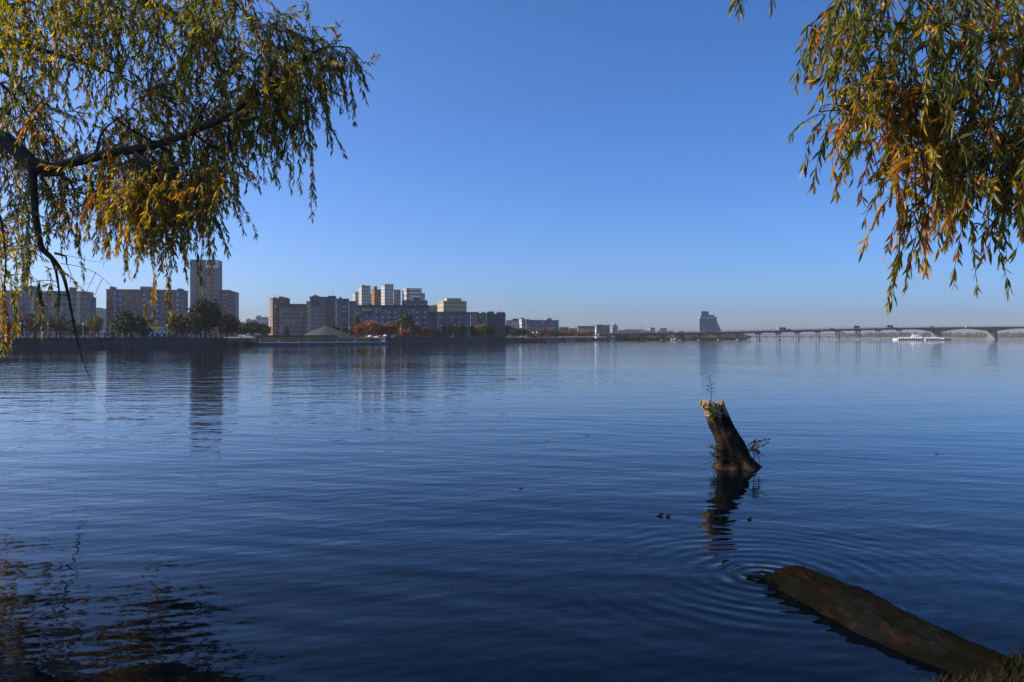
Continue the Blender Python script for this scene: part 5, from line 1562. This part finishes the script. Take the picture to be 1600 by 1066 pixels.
# ---- left willow
W0 = W
def W(px, py, Y): return W0(px, py, Y * 1.15)
tb = (-13.2 * S, 15.2 * S)
zb0 = float(bank_z(np.array([tb[0]]), np.array([tb[1]]))[0]) - .1
LW = Willow('willow_tree', 'big weeping willow whose yellow green branches hang in from the left', (tb[0], tb[1], zb0))
D0 = 13.0; LW.k = 2.2; LW.spray = .45; LW.lean = 12
V = lambda px, py, Y=D0: W(px, py, Y)
trunk_top = Vector((tb[0] + .3, tb[1], 4.6 * S)); trunk_up = Vector((tb[0] + .9, tb[1] + .2, 8.2 * S))
LW.branch([(tb[0] - .1, tb[1], zb0), (tb[0], tb[1], 2.4), tuple(trunk_top), tuple(trunk_up), (tb[0] + 1.6, tb[1] + .3, 9.6 * S)], [.62, .46, .40, .28, .15], 'trunk', 14, attach=False)
th0 = Vector((tb[0], tb[1], 3.6 * S))
LW.branch([th0, V(-90, 190), V(-30, 200), V(15, 222), V(55, 262), V(85, 264)], [.30, .22, .185, .175, .17, .13])
LW.branch([V(80, 264), V(120, 252), V(160, 241), V(230, 231), V(300, 207, 12.8), V(345, 188, 12.7), V(400, 152, 12.6), V(450, 112, 12.5), V(500, 74, 12.4), V(545, 72, 12.3), V(570, 100, 12.3)],
          [.12, .115, .105, .09, .075, .06, .042, .03, .02, .012, .006])
LW.branch([V(52, 262), V(53, 300), V(56, 340), V(62, 385), V(80, 402), V(98, 425), V(106, 460), V(114, 500), V(124, 550), V(140, 592)], [.11, .085, .078, .07, .055, .045, .032, .024, .016, .007])
LW.branch([V(78, 398), V(88, 425), V(92, 455), V(92, 488)], [.04, .03, .02, .01])
LW.branch([V(86, 396), V(104, 400), V(104, 412)], [.03, .02, .015])
LW.branch([V(66, 272), V(92, 272), V(108, 282), V(117, 300)], [.07, .05, .04, .025])
LW.branch([V(66, 276), V(82, 305), V(88, 335)], [.03, .022, .015])
LW.branch([trunk_up, V(-120, 20, 13.3), V(-30, 48, 13.2), V(10, 60, 13.1), V(60, 76), V(120, 96), V(180, 115), V(232, 142)], [.2, .14, .09, .075, .055, .04, .025, .01])
LW.branch([Vector((tb[0] + .7, tb[1], 6.6 * S)), V(-60, 80, 13.3), V(0, 105, 13.2), V(28, 128), V(56, 186)], [.15, .09, .07, .05, .02])
LW.branch([V(0, 130, 13.3), V(30, 160, 13.3), V(60, 205, 13.2), V(75, 250, 13.1)], [.03, .025, .02, .02])
LW.branch([Vector((tb[0] + 1.5, tb[1] + .3, 9.4 * S)), V(-40, -60, 13.3), V(100, -36, 13.3), V(220, -4, 13.2), V(280, 26, 13.2), V(330, 42, 13.1)], [.18, .12, .08, .05, .03, .012])
LW.branch([V(60, -45, 13.3), V(200, -60, 13.2), V(310, -32, 13), V(360, -6, 12.9), V(385, 24, 12.9)], [.06, .045, .035, .02, .01])
LW.branch([V(-30, 8, 13.6), V(30, 10, 13.6), V(60, -20, 13.5)], [.09, .06, .06])
LW.branch([V(297, 208, 12.8), V(312, 180, 12.7), V(332, 148, 12.6), V(347, 116, 12.6)], [.03, .024, .016, .007])
LW.branch([V(205, 233), V(240, 262, 12.7), V(300, 276, 12.5), V(368, 288, 12.4)], [.04, .03, .02, .008])
LW.branch([V(405, 150, 12.6), V(430, 95, 12.5), V(465, 72, 12.4), V(492, 66, 12.4)], [.02, .016, .01, .006])
LW.branch([V(150, 242), V(158, 206, 13.2), V(180, 188, 13.3), V(230, 150, 13.4)], [.03, .024, .016, .008])
LW.branch([V(250, 228), V(200, 200, 12.6), V(165, 172, 12.5)], [.03, .02, .008])
LW.branch([V(345, 188, 12.7), V(400, 185, 12.5), V(450, 168, 12.3), V(490, 150, 12.2)], [.03, .022, .015, .007])
LW.branch([V(300, 207, 12.8), V(330, 230, 13.2), V(390, 240, 13.5), V(440, 250, 13.6)], [.03, .02, .014, .006])
LW.branch([V(-60, 300, 12.4), V(0, 330, 12.3), V(10, 400, 12.2), V(6, 450, 12.1)], [.05, .03, .02, .01])
# bare arching twigs near the hanging branch
def bare_twig(pts, r0=.008):
    P = np.array([tuple(W(*p)) for p in pts]); k = np.linspace(0, len(P) - 1, (len(P) - 1) * 5 + 1)
    C = np.stack([np.interp(k, np.arange(len(P)), P[:, c]) for c in range(3)], 1)
    for _ in range(6): C[1:-1] = (C[:-2] + 2 * C[1:-1] + C[2:]) / 4
    LW.twig(C, r0, .002)
bare_twig([(95, 412, 13), (120, 415, 13), (150, 425, 13), (175, 447, 13), (200, 478, 13)])
bare_twig([(88, 397, 13), (110, 400, 13), (140, 408, 13), (165, 411, 13)])
bare_twig([(104, 412, 13), (112, 430, 13), (118, 450, 13), (120, 480, 13)])
bare_twig([(150, 425, 13), (140, 445, 13), (128, 470, 13)]); bare_twig([(160, 436, 13), (150, 455, 13), (143, 480, 13)])
bare_twig([(132, 400, 13), (131, 430, 13), (130, 470, 13)]); bare_twig([(120, 500, 13), (105, 520, 13), (90, 560, 13), (78, 640, 13)], .007)
bare_twig([(115, 500, 13), (100, 508, 13), (82, 512, 13)]); bare_twig([(118, 520, 13), (120, 560, 13), (118, 630, 13)], .006)
bare_twig([(124, 550, 13), (138, 565, 13), (143, 600, 13), (172, 650, 13)], .006); bare_twig([(110, 480, 13), (95, 500, 13), (85, 540, 13)], .006)
bare_twig([(60, 440, 13), (50, 500, 13), (40, 560, 13), (35, 640, 13)], .006); bare_twig([(105, 455, 13), (130, 445, 13), (150, 440, 13)], .005)
GREENY = [4, 6, 7, 4, 1.4, .4, .3, .1]; MIXED = [1.5, 3.5, 7, 6, 3, 1.0, .4, .1]; GOLD = [.4, 1.5, 5, 7, 5, 1.6, .4, .1]; ORNG = [0, .5, 2, 5, 6, 3, .6, .1]; DARKG = [4, 6, 5, 3.5, 1.5, .9, .5, .1]
def fill(T_, poly, n, ln, pal, Ys, lean=(0, 32), dens=42, ll=(.10, .15), connect=True):
    r = T_.r; n = int(n * T_.k)
    for p in sample_poly(poly, n, r):
        Y = r.uniform(*Ys); l = r.uniform(*ln); lx = r.normal(lean[0], lean[1])
        if r.random() < T_.spray:          # short sprays that arch out in any direction
            an = r.normal(T_.lean, 55); l *= .62
            T_.strand(W(p[0], p[1], Y), W(p[0] + l * math.sin(R(an)), p[1] + l * math.cos(R(an)) * .9, Y + r.normal(0, .25)), pal, dens, ll, connect, bow=.05)
        else:
            T_.strand(W(p[0], p[1], Y), W(p[0] + lx, p[1] + l, Y + r.normal(0, .15)), pal, dens, ll, connect)
LL_ = (.13, .20)
fill(LW, [(-30, -50), (385, -50), (392, 0), (330, 60), (230, 60), (120, 50), (-30, 70)], 135, (50, 120), DARKG, (11.8, 14.4), ll=LL_)
fill(LW, [(-30, 60), (120, 50), (330, 50), (340, 100), (250, 130), (120, 120), (-30, 110)], 40, (45, 95), GREENY, (12.0, 13.8), ll=LL_)
fill(LW, [(345, 70), (425, 10), (470, 30), (500, 60), (556, 75), (560, 95), (500, 115), (430, 170), (340, 150)], 48, (35, 85), MIXED, (11.8, 13.0), (8, 14), ll=LL_)
fill(LW, [(150, 160), (340, 105), (430, 120), (480, 150), (470, 180), (390, 210), (300, 240), (150, 240)], 88, (60, 120), MIXED, (12.75, 14.4), ll=LL_)
fill(LW, [(140, 245), (340, 225), (372, 240), (345, 270), (290, 300), (205, 315), (130, 300)], 62, (65, 130), GOLD, (12.6, 14.2), ll=LL_)
fill(LW, [(160, 290), (340, 260), (330, 300), (290, 345), (205, 340), (165, 310)], 34, (45, 85), GOLD, (12.2, 13.5), ll=LL_)
fill(LW, [(-25, 110), (90, 120), (120, 180), (125, 300), (110, 340), (-25, 350)], 78, (60, 110), MIXED, (12.9, 14.6), ll=LL_, dens=34)
fill(LW, [(-20, 340), (60, 350), (80, 400), (-20, 420)], 16, (40, 80), MIXED, (12.0, 13.5), ll=LL_, dens=30)
fill(LW, [(150, 270), (345, 245), (348, 315), (320, 345), (175, 345)], 46, (55, 100), GOLD, (12.2, 13.5), ll=LL_)
fill(LW, [(390, 25), (430, 8), (480, 30), (555, 75), (572, 100), (545, 120), (470, 110), (400, 120)], 30, (35, 70), MIXED, (12.0, 13.0), (10, 20), ll=LL_)
fill(LW, [(380, 120), (500, 110), (520, 150), (480, 190), (400, 200)], 26, (45, 90), MIXED, (12.5, 13.6), (6, 18), ll=LL_)
fill(LW, [(-300, -60), (-30, -60), (-30, 330), (-300, 300)], 45, (60, 120), MIXED, (12.6, 14.6), ll=LL_, dens=34)
def S_(T_, p0, p1, pal, Y, dens=46, ll=LL_, **k):
    T_.strand(W(p0[0], p0[1], Y), W(p1[0], p1[1], Y), pal, dens, ll, **k)
for (a_, b2, pal, Y) in [((488, 160), (486, 342), GREENY, 12.2), ((478, 150), (494, 330), GREENY, 12.3), ((470, 160), (470, 300), GREENY, 12.2), ((495, 130), (520, 235), GREENY, 12.2), ((505, 120), (512, 225), GREENY, 12.3),
        ((535, 80), (555, 192), GREENY, 12.3), ((540, 80), (545, 180), GREENY, 12.3), ((555, 85), (573, 137), GREENY, 12.3), ((430, 170), (430, 285), GREENY, 12.4), ((440, 180), (455, 295), GREENY, 12.4), ((415, 190), (412, 285), MIXED, 12.4),
        ((388, 215), (385, 300), GREENY, 12.5), ((250, 360), (262, 470), GOLD, 12.4), ((236, 350), (243, 470), GOLD, 12.5), ((300, 330), (291, 440), GOLD, 12.5), ((275, 340), (268, 455), ORNG, 12.5), ((325, 310), (343, 365), GREENY, 12.5),
        ((262, 430), (265, 500), ORNG, 12.4), ((240, 440), (243, 510), ORNG, 12.4), ((232, 470), (231, 505), ORNG, 12.5), ((310, 330), (312, 440), GOLD, 12.6), ((312, 430), (316, 470), GOLD, 12.6), ((200, 330), (197, 420), GOLD, 12.6), ((168, 310), (162, 410), GOLD, 12.6), ((215, 340), (216, 415), ORNG, 12.6),
        ((8, 430), (4, 556), ORNG, 12.6), ((16, 440), (14, 550), ORNG, 12.6), ((26, 450), (29, 520), ORNG, 12.8), ((8, 470), (10, 530), ORNG, 12), ((20, 440), (20, 525), ORNG, 12), ((4, 450), (6, 520), ORNG, 12), ((-8, 430), (-6, 540), ORNG, 12),
        ((62, 440), (55, 515), GREENY, 12.5), ((64, 450), (66, 528), GREENY, 12.5), ((62, 460), (74, 520), GREENY, 12.5), ((45, 400), (38, 450), GREENY, 12.6), ((75, 420), (78, 460), GREENY, 12.6), ((90, 460), (91, 500), GREENY, 12.8),
        ((120, 300), (118, 385), GREENY, 13), ((135, 290), (140, 370), GREENY, 12.8), ((105, 330), (108, 390), GREENY, 13.2), ((30, 360), (26, 440), MIXED, 12.5), ((0, 370), (4, 450), MIXED, 12.3),
        ((345, 270), (355, 340), GREENY, 12.6), ((355, 240), (370, 310), GREENY, 12.5), ((478, 0), (482, 30), GREENY, 12.4)]:
    S_(LW, a_, b2, pal, Y)
LW.finish(300, in_frame, .20)

# ---- right willow
W = W0
tb = (6.9 * S, 5.6 * S)
zb0 = float(bank_z(np.array([tb[0]]), np.array([tb[1]]))[0]) - .1
RW = Willow('willow_tree', 'near willow with larger green and orange leaves drooping in from the upper right', (tb[0], tb[1], zb0))
DR = 6.3; RW.k = 1.12; RW.spray = .6; RW.lean = -14
V = lambda px, py, Y=DR: W(px, py, Y)
rt = Vector((tb[0] - .25, tb[1], 3.4 * S)); ru = Vector((tb[0] - .7, tb[1] + .1, 5.2 * S))
RW.branch([(tb[0], tb[1], zb0), (tb[0] - .05, tb[1], 1.6), tuple(rt), tuple(ru)], [.34, .26, .22, .13], 'trunk', 14, attach=False)
RW.branch([ru - Vector((0, 0, .4)), V(1760, -60), V(1660, -50), V(1560, -30), V(1470, -20), V(1380, -14), V(1300, 10), V(1265, 40)], [.12, .07, .05, .04, .03, .02, .012, .006])
RW.branch([rt, V(1750, 60, 6.5), V(1660, 90, 6.5), V(1580, 110, 6.5), V(1500, 150, 6.4), V(1420, 170, 6.3), V(1340, 170, 6.2), V(1280, 175, 6.2)], [.1, .055, .04, .032, .024, .016, .010, .005])
RW.branch([rt - Vector((0, 0, .3)), V(1720, 180, 6.2), V(1640, 200, 6.2), V(1560, 240, 6.1), V(1480, 280, 6.1), V(1420, 330, 6.1)], [.08, .045, .03, .02, .012, .006])
RW.branch([V(1640, 200, 6.2), V(1600, 250, 6.6), V(1570, 310, 6.7), V(1545, 370, 6.7)], [.02, .016, .010, .005])
RW.branch([V(1560, -30), V(1480, 40, 6.8), V(1420, 90, 6.9), V(1360, 130, 7)], [.025, .02, .014, .006])
RW.branch([V(1500, 150, 6.4), V(1440, 220, 6.6), V(1400, 270, 6.7), V(1350, 290, 6.7)], [.016, .012, .008, .004])
RW.branch([V(1480, -20, 6.1), V(1350, -60, 6), V(1220, -50, 6), V(1150, -20, 6)], [.02, .015, .01, .005])
RG = [4, 6, 5.5, 3, 2, 1.3, .4, .1]; RO = [2.2, 3.5, 4, 4, 4, 4, 1.0, .1]; RD = [7, 7, 4, 1.2, .8, .8, .6, .3]
RL = (.11, .165)
fill(RW, [(1300, -40), (1640, -40), (1640, 80), (1520, 90), (1400, 60), (1300, 20)], 75, (60, 140), RD, (5.4, 7.0), (-14, 18), 46, RL)
fill(RW, [(1450, 40), (1640, 40), (1640, 230), (1500, 230), (1420, 150)], 85, (60, 150), RD, (5.5, 7.2), (-10, 20), 46, RL)
fill(RW, [(1265, 20), (1330, 10), (1420, 60), (1430, 140), (1330, 140), (1265, 70)], 44, (50, 100), RG, (5.8, 6.9), (-16, 16), 46, RL)
fill(RW, [(1275, 140), (1440, 120), (1520, 190), (1480, 240), (1390, 220), (1310, 190)], 74, (50, 105), RO, (5.7, 6.8), (-12, 18), 46, RL)
fill(RW, [(1370, 210), (1520, 220), (1600, 220), (1600, 290), (1500, 310), (1440, 320), (1400, 270)], 62, (50, 110), RO, (5.7, 6.8), (-14, 18), 44, RL)
fill(RW, [(1540, 220), (1640, 200), (1640, 320), (1560, 310)], 30, (50, 100), RG, (5.7, 6.9), (-6, 18), 44, RL)
for (a_, b2, pal, Y) in [((1262, 40), (1243, 140), RG, 6.2), ((1275, 35), (1262, 120), RG, 6.2), ((1300, 20), (1285, 110), RG, 6.1), ((1325, 40), (1310, 120), RG, 6.2), ((1345, 60), (1275, 165), RD, 6), ((1282, 178), (1234, 214), RG, 6.2), ((1290, 180), (1258, 262), RG, 6.2), ((1300, 190), (1272, 292), RG, 6.2),
        ((1320, 200), (1300, 270), RO, 6.1), ((1340, 220), (1305, 305), RO, 6.1), ((1360, 240), (1345, 310), RO, 6.2), ((1390, 280), (1352, 345), RG, 6.1), ((1400, 300), (1345, 400), RO, 6.1), ((1420, 320), (1385, 400), RO, 6.1), ((1430, 340), (1392, 470), RG, 6.1), ((1440, 330), (1412, 455), RG, 6.1),
        ((1425, 330), (1400, 430), RO, 6.1), ((1450, 320), (1435, 420), RO, 6.1), ((1405, 395), (1386, 486), RO, 6.1), ((1470, 310), (1465, 390), RO, 6.2), ((1490, 320), (1480, 385), RG, 6.2), ((1505, 320), (1490, 445), RG, 6.4), ((1520, 350), (1528, 452), RG, 6.5), ((1545, 360), (1536, 410), RO, 6.6), ((1550, 365), (1576, 452), RG, 6.6), ((1560, 330), (1572, 400), RG, 6.6),
        ((1590, 280), (1592, 350), RG, 6.5), ((1600, 270), (1603, 380), RG, 6.5), ((1575, 290), (1580, 340), RG, 6.5), ((1150, -22), (1152, 42), RG, 6.0), ((1160, -25), (1140, 20), RO, 6.0), ((1200, -45), (1206, 6), RG, 6.0)]:
    S_(RW, a_, b2, pal, Y, 46, RL, bow=.05)
fill(RW, [(1645, -60), (1930, -40), (1900, 190), (1645, 240)], 95, (70, 160), RD, (5.6, 7.2), (-4, 18), 34, RL)
RW.finish(300, in_frame, .19)

# ---------------------------------------------------------------- haze
hz = MB(); hz.box(-FAR - 150, FAR + 150, -60, FAR + 150, -2.2, 52)
hm = bpy.data.materials.new('haze_air'); hm.use_nodes = True
hn = hm.node_tree; hn.nodes.remove(hn.nodes['Principled BSDF'])
pv = hn.nodes.new('ShaderNodeVolumePrincipled')
pv.inputs['Color'].default_value = (1.0, .96, .945, 1)
pv.inputs['Density'].default_value = 0.0001
pv.inputs['Anisotropy'].default_value = 0.0
hn.links.new(pv.outputs[0], hn.nodes['Material Output'].inputs['Volume'])
ho = hz.build('haze', hm); tag(ho, kind='stuff')
